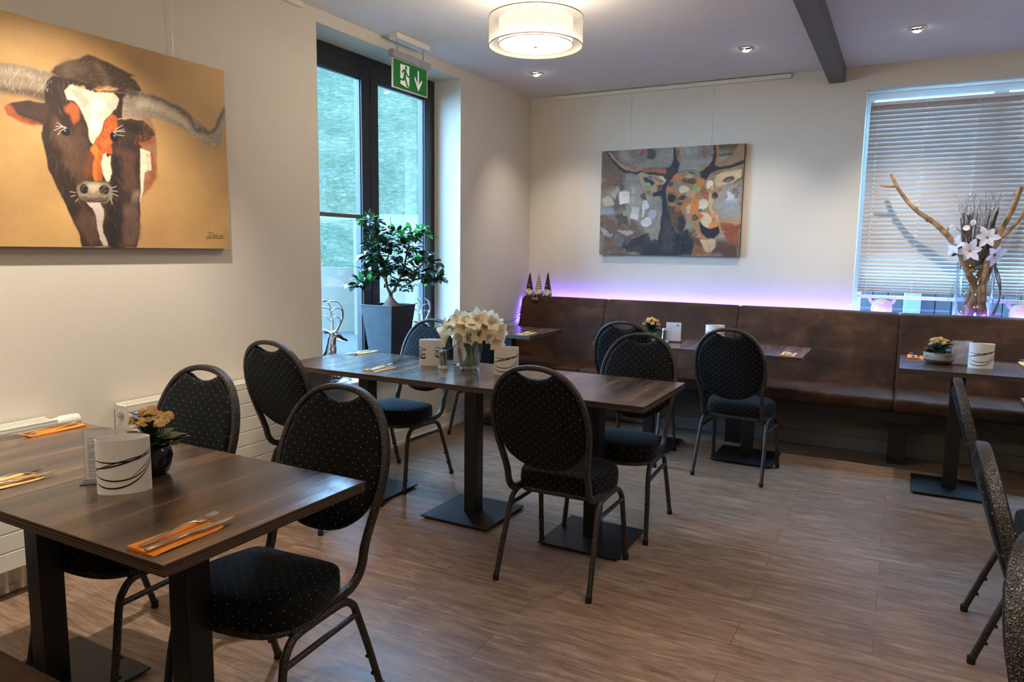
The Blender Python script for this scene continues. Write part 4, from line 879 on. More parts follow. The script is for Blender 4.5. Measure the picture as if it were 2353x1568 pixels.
for x, y, a, l in CH:
    if c0 is None: c0 = make_chair(l); c0.location = (x, y, 0); c0.rotation_euler = (0, 0, a); c0['group'] = GRP
    else: dup(c0, (x, y, 0), a, l, GRP)

# ================================================================== TABLES
TH = .757
def make_table(label, w, d, cross=False, px=0):
    t = thing('restaurant_table', label, 'table')
    mb = MB(); mb.box(-w/2, w/2, -d/2, d/2, TH-.028, TH)
    mb.m = [1, 0, 1, 1, 1, 1]
    obj('tabletop', mb, [M_TABLEX if cross else M_TABLE, M_EDGE], t, smooth=False, bevel=.0012, bseg=1)
    mb = MB(); mb.box(-.037, .037, -.037, .037, .012, TH-.034); obj('column', mb, M_BLACK, t, smooth=False, bevel=.004)
    mb = MB(); mb.box(-.2, .2, -.2, .2, .010, .018); mb.box(-.185, .185, -.185, .185, .0, .010); obj('base_plate', mb, M_BLACK, t, smooth=False, bevel=.002)
    mb = MB(); mb.box(-.16, .16, -.16, .16, TH-.034, TH-.028); obj('mounting_plate', mb, M_BLACK, t, smooth=False)
    return t
def table(x0, x1, y0, y1, label, cross=False, grp=None):
    t = make_table(label, x1-x0-.001, y1-y0, cross); t.location = ((x0+x1)/2, (y0+y1)/2, 0)
    if grp: t['group'] = grp
    return t
G1 = 'dark walnut pedestal tables'
table(-1.945, -1.265, .885, 1.505, 'nearest dark wood table, right half carrying the white lantern and orange napkin', grp=G1)
table(-2.625, -1.945, .885, 1.505, 'nearest dark wood table, left half against the radiator', grp=G1)
table(-3.0, -2.267, 2.84, 3.488, 'middle row dark wood table nearest the window, shining with daylight', grp=G1)
table(-2.267, -1.585, 2.84, 3.488, 'middle row dark wood table under the flower bouquet vase', grp=G1)
table(-1.585, -.905, 2.84, 3.488, 'middle row dark wood table at its right end behind the chair', grp=G1)
table(-1.905, -1.207, 4.735, 5.295, 'dark wood table at the bench carrying the small potted flowers and shaker', grp=G1)
table(-1.207, -.512, 4.735, 5.295, 'dark wood table at the bench with a yellow napkin on its right corner', grp=G1)
table(-3.085, -2.428, 4.787, 5.375, 'small dark wood table in the far corner by the gnomes end of the bench', grp=G1)
table(.018, .645, 4.628, 5.262, 'dark wood table at the right part of the bench with the grey flower bowl', True, grp=G1)
table(.646, 1.30, 4.628, 5.262, 'dark wood table cut off by the right edge, next to the bowl table', True, grp=G1)
table(.512, 1.20, 3.26, 3.955, 'dark wood table of which only a corner shows at the right edge', True, grp=G1)
table(.60, 1.28, 1.75, 2.45, 'dark wood table outside the right edge before the side-on chair', True, grp=G1)
table(.62, 1.30, 1.04, 1.74, 'dark wood table outside the lower right corner', True, grp=G1)

# ================================================================== BENCH
bench = thing('upholstered_bench', 'long brown suede wall bench with black frame along the back wall', 'bench', (0, 0, 0))
seams = [-3.06, -2.245, -1.125, .003, 1.13, 2.25, 3.35]
def soft_pad(mb, x0, x1, prof, e=.02):
    # prof: closed (y,z) outline; rounds the two ends
    n = len(prof); cy = sum(p[0] for p in prof)/n; cz = sum(p[1] for p in prof)/n; rings = []
    hy = max(abs(p[0]-cy) for p in prof); hz = max(abs(p[1]-cz) for p in prof)
    for x, ins in ((x0, e), (x0+e*.3, e*.35), (x0+e, 0), (x0+.08, 0), ((x0+x1)/2, -.002), (x1-.08, 0), (x1-e, 0), (x1-e*.3, e*.35), (x1, e)):
        rings.append([(x, cy+(y-cy)*(1-ins/hy*.8), cz+(z-cz)*(1-ins/hz*.8)) for y, z in prof])
    mb.loft(rings)
def round_prof(pts, r, n=4):
    out = []; m = len(pts)
    for i in range(m):
        p = Vector(pts[i]); a = (Vector(pts[i-1])-p).normalized(); b = (Vector(pts[(i+1) % m])-p).normalized()
        s = p+a*r; e = p+b*r
        for k in range(n+1):
            t = k/n; out.append(tuple(s*(1-t)**2+p*2*t*(1-t)+e*t*t))
    return out
for a, b in zip(seams[:-1], seams[1:]):
    mb = MB(); soft_pad(mb, a+.001, b-.001, round_prof([(5.70, .43), (5.79, .43), (5.965, .983), (5.875, .983)], .028)); obj('backrest', mb, M_LEATHER, bench, ang=60)
    mb = MB(); soft_pad(mb, a+.001, b-.001, round_prof([(5.262, .372), (5.72, .372), (5.72, .462), (5.275, .462)], .03)); obj('seat_cushion', mb, M_LEATHER, bench, ang=60)
mb = MB(); mb.box(-3.06, 3.35, 5.30, 5.36, .295, .372); mb.box(-3.06, 3.35, 5.36, 5.58, .33, .372); obj('base_rail', mb, M_BLACK, bench, smooth=False, bevel=.003)
for x in (-2.95, -2.18, -1.03, .045, 1.15, 2.3, 3.25):
    mb = MB(); mb.box(x-.055, x+.055, 5.375, 5.455, 0, .335); obj('leg', mb, M_BLACK, bench, smooth=False, bevel=.003)
mb = MB(); mb.add([(-3.06, 5.60, .40), (3.35, 5.60, .40), (3.35, 5.80, .43), (-3.06, 5.80, .43), (-3.06, 5.972, .955), (3.35, 5.972, .955), (-3.06, 5.966, .955), (3.35, 5.966, .955)], [(0,1,2,3),(3,2,5,4),(4,5,7,6)])
obj('backboard', mb, M_BLACK, bench, smooth=False)
# bench in the lower left corner
b2 = thing('upholstered_seat_bench', 'brown leather bench seat in the lower left corner before the nearest table', 'bench', (0, 0, 0))
mb = MB(); soft_pad(mb, -2.95, -1.22, round_prof([(.34, .375), (.835, .375), (.828, .462), (.34, .462)], .03)); obj('seat_cushion', mb, M_LEATHER, b2, ang=60)
mb = MB(); soft_pad(mb, -2.95, -1.22, round_prof([(.22, .43), (.34, .43), (.22, .96), (.13, .96)], .028)); obj('backrest', mb, M_LEATHER, b2, ang=60)
mb = MB(); mb.box(-2.93, -1.24, .30, .76, .30, .375); obj('base_rail', mb, M_BLACK, b2, smooth=False)
for x in (-2.8, -1.38):
    mb = MB(); mb.box(x-.05, x+.05, .34, .68, 0, .30); obj('leg', mb, M_BLACK, b2, smooth=False)

# ================================================================== RADIATORS
def radiator(label, y0, y1, z0, z1, valve=None):
    t = thing('radiator', label, 'radiator'); xa, xb = WLX+.012, WLX+.112
    mb = MB(); z = z0; n = round((z1-.03-z0)/.078); st = (z1-.03-z0)/n
    prof = [(xa, z0)]
    pr = [(xb-.004, z0)]
    for k in range(n):
        a = z0+k*st; pr += [(xb, a+.004), (xb, a+st-.004), (xb-.004, a+st)]
    pr += [(xb, z1-.026), (xb, z1-.006), (xb-.004, z1-.002)]
    poly = [(xa, z0)]+pr+[(xa, z1-.002)]
    mb.loft([[(x, y0, z) for x, z in poly], [(x, y1, z) for x, z in poly]]); obj('panel', mb, M_WHITE, t, smooth=False)
    mb = MB(); y = y0+.02
    mb.box(xa, xa+.012, y0, y1, z1-.002, z1+.004); mb.box(xb-.014, xb, y0, y1, z1-.002, z1+.004)
    while y < y1-.02: mb.box(xa+.012, xb-.014, y, y+.006, z1-.002, z1+.003); y += .016
    obj('grille', mb, M_WHITE, t, smooth=False)
    if valve == 'plug':
        mb = MB()
        mb.lathe([(0, 0), (.014, 0), (.016, .004), (.016, .008), (.009, .010), (.008, .018), (.0, .019)], 16)
        mb.v = [(xa+.05+x, y0-z, z1-.045+y) for x, y, z in mb.v]; obj('vent_plug', mb, M_STEEL, t)
    if valve == 'head':
        mb = MB(); mb.lathe([(0, -.03), (.02, -.03), (.024, 0), (.027, .01), (.027, .05), (.025, .078), (.018, .085), (0, .086)], 20)
        mb.v = [(xa+.05+x, y1+.03+z, z1-.022+y) for x, y, z in mb.v]; obj('thermostat_head', mb, M_WHITE, t)
    return t
radiator('white grooved panel radiator below the cow painting, behind the chairs', 1.955, 3.24, .125, .683, 'plug')
radiator('white panel radiator cut by the left edge with a round thermostat head', -.2, 1.65, .125, .683, 'head')
mb = MB(); mb.tube([(-3.04, 1.50, .125), (-3.04, 1.50, .02)], .009); mb.tube([(-3.04, 1.44, .125), (-3.04, 1.44, .02)], .009)
tag(obj('radiator_pipes', mb, M_WHITE), 'short white pipes rising from the floor to the left radiator', 'pipe')

# ================================================================== BLINDS
bl = thing('venetian_blind', 'closed grey venetian blind covering the window in the back wall', 'blind')
M_SLAT = simple('aluminium_slats', (186, 176, 168), .45, var=.03)
YB = 6.165; ztop, zbot = 2.482, 1.115
xs0, xs1 = -.300, 2.2
def slat_z():
    z = ztop; out = []
    while z > 1.40: out.append(z); z -= .0325
    st = .0318
    while z > zbot: out.append(z); st = max(.012, st*.955); z -= st
    return out
SL = slat_z()
mb = MB()
for i, z in enumerate(SL):
    t = R(65) if z > 1.45 else R(max(30, 65*(z-1.08)/.37)); w = .025
    c, s = math.cos(t)*w*.92, math.sin(t)*w*.92
    for k in range(3):
        pass
    pts = [(-1, 0), (-.5, .0022), (0, .003), (.5, .0022), (1, 0)]
    top = [(YB+u*c/1-hh*math.sin(t), z+u*s+hh*math.cos(t)) for u, hh in pts]
    n = len(mb.v)
    mb.v += [(xs0, y, zz) for y, zz in top]+[(xs1, y, zz) for y, zz in top]+[(xs0, y, zz-.0006) for y, zz in top]+[(xs1, y, zz-.0006) for y, zz in top]
    for k in range(4):
        mb.f.append((n+k, n+k+1, n+6+k, n+5+k)); mb.m.append(0)
        mb.f.append((n+10+k, n+15+k, n+16+k, n+11+k)); mb.m.append(0)
obj('slats', mb, M_SLAT, bl)
mb = MB(); mb.box(xs0, xs1, YB-.018, YB+.018, 2.497, 2.524); obj('head_rail', mb, M_PVC, bl, smooth=False, bevel=.003)
mb = MB(); mb.box(xs0, xs1, YB-.016, YB+.016, 1.068, 1.092); obj('bottom_rail', mb, M_PVC, bl, smooth=False, bevel=.003)
M_HOLELIGHT = simple('slat_hole_daylight', (252, 252, 252), .4, var=.01)  # white of the balls below, painted daylight showing through the slat holes
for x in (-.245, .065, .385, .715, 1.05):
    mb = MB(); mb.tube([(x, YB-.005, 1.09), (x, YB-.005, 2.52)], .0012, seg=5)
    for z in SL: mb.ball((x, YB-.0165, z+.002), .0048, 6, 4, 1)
    obj('cord_and_hole_light', mb, [M_PVC, M_HOLELIGHT], bl)
mb = MB(); mb.tube([(.33, YB-.03, 1.20), (.29, YB-.04, 1.03)], .0015, seg=5); obj('pull_cord', mb, M_TWIG, bl)
# ================================================================== LIGHT FITTINGS
M_OUTER = sheer('sheer_organza_shade', (.95, .90, .80), .62)
M_INNER = emis('lit_fabric_shade', (1.0, .84, .58), .75, (.28, .26, .22))
M_DIFF = emis('lit_diffuser_disc', (1.0, .86, .62), .62, (.16, .15, .13))
def pendant(x, y, label):
    t = thing('pendant_lamp', label, 'lamp', (x, y, CEIL))
    zb, zt, ro, ri = -.292, -.148, .25, .197
    mb = MB(); mb.lathe([(ro, zb), (ro, zt)], 64); obj('outer_shade', mb, M_OUTER, t)
    mb = MB()
    for z in (zb, zt): mb.lathe([(ro-.002, z-.002), (ro+.002, z-.002), (ro+.002, z+.002), (ro-.002, z+.002), (ro-.002, z-.002)], 64)
    mb.lathe([(ri-.001, zb+.004), (ri+.003, zb+.004), (ri+.003, zb+.008), (ri-.001, zb+.008), (ri-.001, zb+.004)], 64)
    obj('shade_rim', mb, simple('shade_wire', (150, 130, 104), .4, .6) if 'shade_wire' not in D.materials else D.materials['shade_wire'], t)
    mb = MB(); mb.lathe([(ri, zb+.012), (ri, zt-.008)], 56); obj('inner_shade', mb, M_INNER, t)
    mb = MB(); mb.lathe([(ri-.001, zb+.008), (.1, zb+.007), (.001, zb+.007)], 56); obj('diffuser', mb, M_DIFF, t)
    mb = MB(); mb.lathe([(0, zb-.016), (.010, zb-.013), (.012, zb-.004), (.028, zb), (.028, zb+.006), (0, zb+.006)], 24); obj('finial', mb, M_STEEL, t)
    mb = MB(); mb.tube([(0, 0, zb), (0, 0, -.02)], .007, seg=10)
    for k in range(3):
        a = k*2*PI/3+.4; mb.tube([(0, 0, zt-.02), (ro*math.cos(a), ro*math.sin(a), zt-.002)], .002, seg=5)
    obj('rod', mb, M_STEEL, t)
    mb = MB(); mb.lathe([(.06, 0), (.06, -.022), (.02, -.028), (0, -.028)], 28); obj('ceiling_rose', mb, M_WHITE, t)
    bm_ = emis('glowing_bulb', (1, .86, .6), 12) if 'glowing_bulb' not in D.materials else D.materials['glowing_bulb']
    for k in range(3):
        a = k*2*PI/3+1.2; mb = MB(); mb.ball((.09*math.cos(a), .09*math.sin(a), -.215), .022, 12, 8); obj('bulb', mb, bm_, t)
    for k in range(3):
        a = k*2*PI/3+1.2; lamp('POINT', (x+.09*math.cos(a), y+.09*math.sin(a), CEIL-.175), 2.0, WARM, .03)
    lamp('POINT', (x, y, CEIL-.34), 15.0, WARM, .16)
pls = ['round double drum pendant lamp with sheer outer shade, lit, at the top of the photo', 'unseen double drum pendant added for ambient light behind the viewer on the left', 'round double drum pendant lamp over the right tables outside the frame', 'unseen double drum pendant added for ambient light behind the viewer on the right']
for (x, y), l in zip(PENDANTS, pls): pendant(x, y, l)
M_SPOTE = emis('lit_spot_lens', (1, .93, .8), 14)
def spot(x, y, aim, w, label):
    t = thing('recessed_spotlight', label, 'spotlight', (x, y, CEIL), 0, 'square recessed ceiling spotlights')
    mb = MB(); s, q = .045, .034
    for a in ((-s, s, -s, -q), (-s, s, q, s), (-s, -q, -q, q), (q, s, -q, q)): mb.box(a[0], a[1], a[2], a[3], -.005, .0)
    obj('trim_plate', mb, M_STEEL, t, smooth=False, bevel=.001)
    a = Vector(aim).normalized(); u = a.orthogonal().normalized(); v = a.cross(u)
    mb = MB(); rings = []
    for r, d in ((.031, -.004), (.031, .010), (.027, .012), (.026, .012), (.022, .020), (.014, .025), (.001, .027)):
        rings.append([tuple(a*d+u*(r*math.cos(2*PI*k/20))+v*(r*math.sin(2*PI*k/20))) for k in range(20)])
    mb.loft(rings[:4], 0, True, False); obj('spot_ring', mb, M_STEEL, t)
    mb = MB(); mb.loft(rings[3:], 0, True, False); obj('lens', mb, M_SPOTE, t)
    lamp('SPOT', (x+a.x*.02, y+a.y*.02, CEIL-.03), w, NEUT, .025, aim, 84, .8)
SPL = ['square recessed spotlight near the far left corner of the ceiling', 'square recessed spotlight in the ceiling above the stag painting', 'square recessed spotlight in the ceiling right of the grey beam', 'recessed spotlight above the far right end of the bench', 'recessed spotlight lighting the cow painting from the ceiling', 'recessed spotlight above the lower left corner bench', 'unseen spotlight added for ambient light above the open floor, second from the beam', 'unseen spotlight added for ambient light above the open floor nearest the viewer', 'unseen spotlight added for ambient light above the lower right table', 'unseen spotlight added for ambient light above the table at the right edge', 'unseen spotlight added for ambient light behind the viewer to the right', 'unseen spotlight added for ambient light behind the viewer to the left', 'unseen spotlight added for ambient light far right behind the viewer']
for i, (x, y, aim, w) in enumerate(SPOTS): spot(x, y, aim, w, SPL[i])

# LED strip behind the bench
M_LED = emis('purple_led', (.15, .09, 1.0), 38)
mb = MB(); mb.box(-3.0, 3.3, 5.976, 5.986, .955, .978); mb.quad((-3.0, 5.9865, .960), (3.3, 5.9865, .960), (3.3, 5.9865, .974), (-3.0, 5.9865, .974), 1); led = tag(obj('led_strip', mb, [M_PVC, M_LED], smooth=False), 'glowing purple LED strip tucked behind the bench backrest', 'light strip')
mb = MB(); pts = catmull([(-3.075, 5.92, .95), (-3.08, 5.90, .90), (-3.072, 5.87, .84), (-3.08, 5.85, .78), (-3.075, 5.84, .74)], 6); mb.tube(pts, .002, seg=5)
for p in pts[::3]: mb.ball(tuple(p), .006, 6, 4, 1)
tag(obj('light_chain', mb, [M_PVC, M_LED]), 'short chain of purple lights hanging at the left end of the bench', 'light chain')

# ================================================================== EXIT SIGN
sg = thing('exit_sign', 'green emergency exit sign hanging from the ceiling before the window', 'sign', (-2.98, 4.05, 0))
M_GREEN = emis('green_sign_face', lin((18, 118, 48)), .10, lin((12, 96, 36)))
M_SGW = emis('pale_pictogram', lin((226, 216, 200)), .08)
M_ALU = simple('satin_aluminium', (176, 172, 176), .4, .5)
y0, y1 = -.187, .187; zt, zb = 2.612, 2.437
mb = MB(); mb.box(-.004, .004, y0, y1, zb, zt); obj('green_panel', mb, M_GREEN, sg, smooth=False)
mb = MB()
for a in ((y0-.006, y0, zb-.006, zt), (y1, y1+.006, zb-.006, zt), (y0, y1, zb-.006, zb), (y0, y1, zt, zt+.006)): mb.box(-.005, .005, *a)
obj('panel_rim', mb, simple('acrylic_rim', (220, 200, 176), .3), sg, smooth=False)
mb = MB(); pr = round_prof([(-.02, 2.615), (.02, 2.615), (.024, 2.665), (-.024, 2.665)], .012)
mb.loft([[(x, -.205, z) for x, z in pr], [(x, .205, z) for x, z in pr]]); obj('lamp_housing', mb, M_ALU, sg, ang=50)
mb = MB(); mb.box(-.04, .03, -.175, .19, 2.735, CEIL); obj('ceiling_bracket', mb, M_WHITE, sg, smooth=False, bevel=.003)
for yy in (-.14, .15):
    mb = MB()
    for k, z in enumerate((2.725, 2.705, 2.685, 2.668)):
        ring = [((.007*math.cos(a) if k % 2 else 0), yy+(0 if k % 2 else .006*math.cos(a)), z+.011*math.sin(a)) for a in [2*PI*i/10 for i in range(10)]]
        mb.tube(ring, .0014, seg=5, closed=True)
    obj('chain', mb, M_STEEL, sg)
# pictogram: S(u,v) u 0..1 across, v 0..1 up
def S(u, v, d=.0046): return (d, y0+(y1-y0)*u, zb+(zt-zb)*v)
def poly(mb, pts, d=.0046, mi=0):
    mb.add([S(u, v, d) for u, v in pts], [tuple(range(len(pts)))], mi)
mb = MB(); poly(mb, [(.20, .90-.02), (.46, .90), (.46, .16), (.43, .10), (.385, .10), (.20, .17)])
poly(mb, [(.71, .86), (.755, .86), (.755, .36), (.82, .52), (.845, .56), (.845, .46), (.735, .10), (.62, .50), (.62, .62), (.65, .56), (.71, .36)])
obj('pictogram', mb, M_SGW, sg, smooth=False)
mb = MB(); e = .0052
poly(mb, [(.365+.033*math.cos(a), .80+.075*math.sin(a)) for a in [2*PI*i/14 for i in range(14)]], e)
LN = [0]
def limb(a, b, w, mbx):
    LN[0] += 1
    (u0, v0), (u1, v1) = a, b; asp = (y1-y0)/(zt-zb)
    dx, dy = (u1-u0)*asp, v1-v0; L = math.hypot(dx, dy); nx, ny = -dy/L*w/asp, dx/L*w
    poly(mbx, [(u0+nx, v0+ny), (u0-nx, v0-ny), (u1-nx, v1-ny), (u1+nx, v1+ny)], e+LN[0]*.00012)
for a, b, w in (((.30, .70), (.37, .66), .05), ((.345, .68), (.32, .42), .075), ((.29, .71), (.25, .58), .035), ((.36, .66), (.41, .52), .035), ((.40, .53), (.46, .50), .032), ((.325, .44), (.37, .30), .05), ((.36, .32), (.40, .14), .042), ((.40, .15), (.44, .145), .028), ((.31, .44), (.28, .33), .05), ((.29, .34), (.19, .33), .035)): limb(a, b, w, mb)
obj('running_figure', mb, M_GREEN, sg, smooth=False)

# ================================================================== LANTERNS
def lantern_mesh(style):
    a, b, h = .064, .036, .142
    mb = MB(); S_ = 56
    mb.lathe([(1, 0), (1, h), (.955, h), (.955, .006), (0.001, .006)], S_, sx=a, sy=b)
    mb.lathe([(1, 0), (.001, 0)], S_, sx=a, sy=b)
    def band(f, t0, t1, w, n=36):
        n0 = len(mb.v); rr = 1.006
        for i in range(n+1):
            th = t0+(t1-t0)*i/n; z = f(i/n)*h; ww = w*h*(.35+.65*math.sin(PI*i/n)) if w > 0 else -w*h
            for dz in (-ww, ww): mb.v.append((a*rr*math.cos(th), b*rr*math.sin(th)*1.01, z+dz))
        for i in range(n): mb.f.append((n0+2*i, n0+2*i+2, n0+2*i+3, n0+2*i+1)); mb.m.append(1)
    C = math.cos; T0, T1 = -PI, 0
    if style == 'swirl':
        for k in (0, PI):
            band(lambda t: .64-.16*t+.30*t**3, T0+k, T1+k, .012)
            band(lambda t: .47+.02*t+.34*t**2, T0+k, T1+k, .015)
            band(lambda t: .40+.30*math.sin(t*PI*.5), T0+k+.05, T1+k-.1, .011)
            band(lambda t: .40-.20*math.sin(t*PI*.8)+.40*t**3, T0+k, T1+k, .014)
            band(lambda t: .28-.30*math.sin(t*PI*.75)+.62*t**2.2, T0+k, T1+k, .016)
            band(lambda t: .32+.36*t, T0+k+1.9, T1+k, .009)
    else:
        for k, r in ((0, .8), (PI, .8)):
            for s in (0, 1):
                t0 = T0+k+.1 if s == 0 else T0+k+1.9; t1 = t0+1.0
                for za, zb_, w, cv in ((.70, .62, .014, .03), (.60, .66, .012, -.05), (.62, .46, .022, -.08), (.48, .60, .014, .05), (.50, .34, .02, -.1), (.40, .30, .026, -.06), (.34, .40, .014, .03)):
                    band(lambda t: za+(zb_-za)*t+cv*math.sin(PI*t), t0, t1, -w*.8)
    return mb
def make_lantern(style, x, y, rz, label, sc=1):
    o = obj('candle_lantern', lantern_mesh(style), [M_PORC, M_INK], None, ang=40)
    o.location = (x, y, TH); o.rotation_euler = (0, 0, rz); o.scale = (sc, sc, sc)
    tag(o, label, 'lantern', 'white oval lanterns with black swirls'); return o
ln = make_lantern('swirl', -1.755, 1.128, R(50), 'white oval ceramic lantern with black swirls on the nearest table')
def lcopy(src, x, y, rz, label):
    o = src.copy(); COL.objects.link(o); o.location = (x, y, TH); o.rotation_euler = (0, 0, rz); o['label'] = label; return o
lcopy(ln, -1.775, 3.235, R(30), 'white oval lantern with black swirls right of the bouquet on the middle row')
lcopy(ln, .43, 4.90, R(12), 'white oval lantern with black swirls on the right bench table beside the sign')
l2 = make_lantern('grid', -2.275, 3.275, R(35), 'white oval lantern with broken black strokes left of the bouquet vase')
lcopy(l2, -1.12, 5.05, R(14), 'white oval lantern with black strokes on the bench table, half hidden by a chair back')

# ================================================================== TABLE SIGNS
def text_mesh(lines, size, lead, x0, z0, y, bold_offset=0.0):
    """black letters standing in the xz plane, facing -y"""
    out = MB()
    for i, s in enumerate(lines):
        if not s: continue
        cu = D.curves.new('txt', 'FONT'); cu.body = s; cu.size = size; cu.offset = bold_offset; cu.resolution_u = 2
        o = D.objects.new('txt', cu); COL.objects.link(o)
        dg = bpy.context.evaluated_depsgraph_get(); me = o.evaluated_get(dg).to_mesh()
        out.add([(x0+v.co.x, y, z0-i*lead+v.co.y) for v in me.vertices], [tuple(p.vertices) for p in me.polygons], 1)
        o.evaluated_get(dg).to_mesh_clear(); D.objects.remove(o); D.curves.remove(cu)
    return out
LINES = ['Guten Morgen,', '', 'wir hoffen Sie hatten eine gute Nacht!', '', 'Wir informieren Sie gerne', 'in vom Restaurant,', 'Uhr geöffnet, Nach', 'Uhr.', '', 'Da wir auch mehr', 'empfehlen wir Ihn', 'ab. Noch zu Hause', 'Name Ihre Zimm', 'Reservieren.', '', 'Noch keine Getränke', 'anderes gefunden', 'beantworten wir', '', 'Gerne für Ihr Wohl', 'und wir wünschen', '', 'Liebe Grüße', '', 'und Ihr Team', 'vom Haus, Frühst', 'uns zu erreichen']
def make_stand(text=True, blurred=False):
    t = thing('table_sign', '', 'sign'); w, h = .108, .150
    mb = MB(); mb.box(-w/2, w/2, -.0015, .0015, .003, h); mb.box(-w/2-.008, w/2+.008, -.028, .028, 0, .003); obj('acrylic_holder', mb, M_ACRYL, t, smooth=False)
    p = MB(); p.box(-w/2+.002, w/2-.002, -.0022, -.0016, .010, h-.007)
    if text:
        tm = text_mesh(LINES, .0042, .0041, -w/2+.010, h-.030, -.0024); n = len(p.v); p.v += tm.v; p.f += [tuple(i+n for i in f) for f in tm.f]; p.m += [1]*len(tm.f)
        y = -.0024; bx, bz = .022, h-.032
        for q in ([(bx, bz), (bx+.008, bz), (bx+.008, bz+.008), (bx+.004, bz+.013), (bx, bz+.008)], [(bx+.009, bz), (bx+.014, bz), (bx+.0115, bz+.012)], [(bx+.0145, bz), (bx+.018, bz), (bx+.016, bz+.007)], [(bx-.004, bz-.002), (bx+.020, bz-.002), (bx+.020, bz-.001), (bx-.004, bz-.001)]):
            p.add([(a, y, b) for a, b in q], [tuple(range(len(q)))], 1)
    m = M_PAPER
    if blurred:
        m, nt, b = new_mat('printed_back_paper'); f = noise(nt, coord(nt), 26, 2)
        lk(nt, ramp(nt, f, [(.35, lin((232, 228, 236))), (.6, lin((196, 196, 206))), (.75, lin((186, 178, 160)))]), b.inputs['Base Color'])
    obj('printed_paper', p, [m, M_INK], t, smooth=False)
    return t
GS = 'acrylic table signs'
st = make_stand(); st.location = (-1.864, 1.151, TH); st.rotation_euler = (0, 0, R(46)); st['label'] = 'upright acrylic sign with printed letter behind the nearest white lantern'; st['group'] = GS
dup(st, (-1.412, 5.05, TH), R(12), 'upright acrylic sign with printed letter and logo on the bench table', GS)
dup(st, (-2.12, 3.36, TH), R(32), 'bluish lit acrylic sign partly hidden behind the bouquet vase', GS)
s4 = make_stand(False, True); s4.location = (.335, 4.96, TH); s4.rotation_euler = (0, 0, R(4)); s4['label'] = 'plain pale acrylic sign between grey flower bowl and lantern'; s4['group'] = GS

# ================================================================== SHAKERS
def make_shaker(label, x, y):
    t = thing('salt_shaker', label, 'shaker', (x, y, TH), 0, 'steel salt shakers')
    mb = MB(); mb.lathe([(0, .001), (.026, .001), (.026, .016), (.0245, .018)], 24); obj('glass_base', mb, M_PORC, t)
    mb = MB(); mb.lathe([(.0250, .018), (.0180, .078), (.0185, .079)], 24); obj('body', mb, M_STEEL, t)
    mb = MB(); mb.lathe([(.0190, .079), (.0200, .082), (.0200, .096), (.016, .102), (0, .104)], 24); obj('cap', mb, M_STEEL, t)
    return t
sh = make_shaker('steel salt shaker on the middle row between lantern and vase', -2.15, 3.205)
dup(sh, (-1.462, 5.00, TH), 0, 'steel salt shaker before the printed sign on the bench table', 'steel salt shakers')

# ================================================================== NAPKINS AND CUTLERY
def napkin_mesh():
    mb = MB(); w, l = .088, .185
    for k, (x1, dz, yy) in enumerate(((w/2, 0, l/2), (w/2-.028, .0016, l/2-.004), (w/2-.056, .0032, l/2+.004))):
        pr = [(-w/2+.001*k, dz), (x1, dz), (x1, dz+.0013), (-w/2+.001*k, dz+.0015)]
        n = 8; rings = []
        for i in range(n+1):
            t = i/n; y = -l/2+(yy+l/2)*t; rnd = .006*(1-math.sqrt(max(0, 1-((t-.96)/.04)**2))) if t > .96 else 0
            rings.append([(x*(1 if x < 0 else 1)-(rnd if x > 0 else 0), y, z+.002*math.sin(t*5+k)*(1-t)+.0005) for x, z in pr])
        mb.loft(rings)
    return mb
def fork_mesh():
    mb = MB()
    pts = [(0, -.095), (0, -.06), (0, -.02), (0, .02), (0, .045), (0, .06)]; zs = [.004, .0045, .008, .012, .009, .0035]; ws = [.0075, .0085, .0055, .0030, .0038, .009]; hs = [.0012, .0016, .0014, .0016, .0014, .0012]
    rings = []
    for (x, y), z, w, h in zip(pts, zs, ws, hs):
        rings.append([(w*math.cos(a), y, z+h*math.sin(a)) for a in [2*PI*i/10 for i in range(10)]])
    rings.append([(.0118*math.cos(a), .072, .003+.0011*math.sin(a)) for a in [2*PI*i/10 for i in range(10)]])
    mb.loft(rings)
    for x in (-.0092, -.0031, .0031, .0092): mb.tube([(x, .068, .003), (x, .085, .003), (x*.95, .10, .006), (x*.9, .112, .010)], [.0018, .0017, .0014, .0008], [.0012]*4, seg=6)
    return mb
def knife_mesh():
    mb = MB(); rings = []
    for y, z, w, h in ((-.105, .004, .004, .003), (-.10, .004, .0075, .0036), (-.02, .0045, .0065, .0036), (.0, .0045, .005, .0034), (.004, .0045, .0075, .0022), (.03, .004, .0095, .0010), (.085, .0035, .0090, .0009), (.105, .0035, .0060, .0008), (.118, .0035, .0010, .0006)):
        sh_ = .002 if y > .01 else 0
        rings.append([(w*math.cos(a)+sh_, y, z+h*math.sin(a)) for a in [2*PI*i/10 for i in range(10)]])
    mb.loft(rings); return mb
nap0 = fork0 = knife0 = None
ME = {}
def setting(x, y, rz, col, where):
    global ME
    for nm, fn, mt, dx, dy, da, dz in (('napkin', napkin_mesh, M_ORANGE if col == 'orange' else M_YELLOW, 0, 0, 0, 0), ('fork', fork_mesh, M_CUTLERY, -.016, .012, .06, .0055), ('knife', knife_mesh, M_CUTLERY, .018, .014, -.03, .0045)):
        key = nm+(col if nm == 'napkin' else '')
        if key not in ME: o = obj(nm, fn(), mt, None, ang=60); ME[key] = o.data
        else: o = D.objects.new(nm, ME[key]); COL.objects.link(o)
        c, s = math.cos(rz), math.sin(rz)
        o.location = (x+dx*c-dy*s, y+dx*s+dy*c, TH+dz); o.rotation_euler = (0, 0, rz+da)
        d = {'napkin': 'folded %s paper napkin ' % col, 'fork': 'steel fork on the napkin ', 'knife': 'steel knife on the napkin '}[nm]
        tag(o, d+where, nm, {'napkin': 'folded napkins', 'fork': 'forks on napkins', 'knife': 'knives on napkins'}[nm])
setting(-1.364, .992, .03, 'orange', 'at the near right corner of the nearest table')
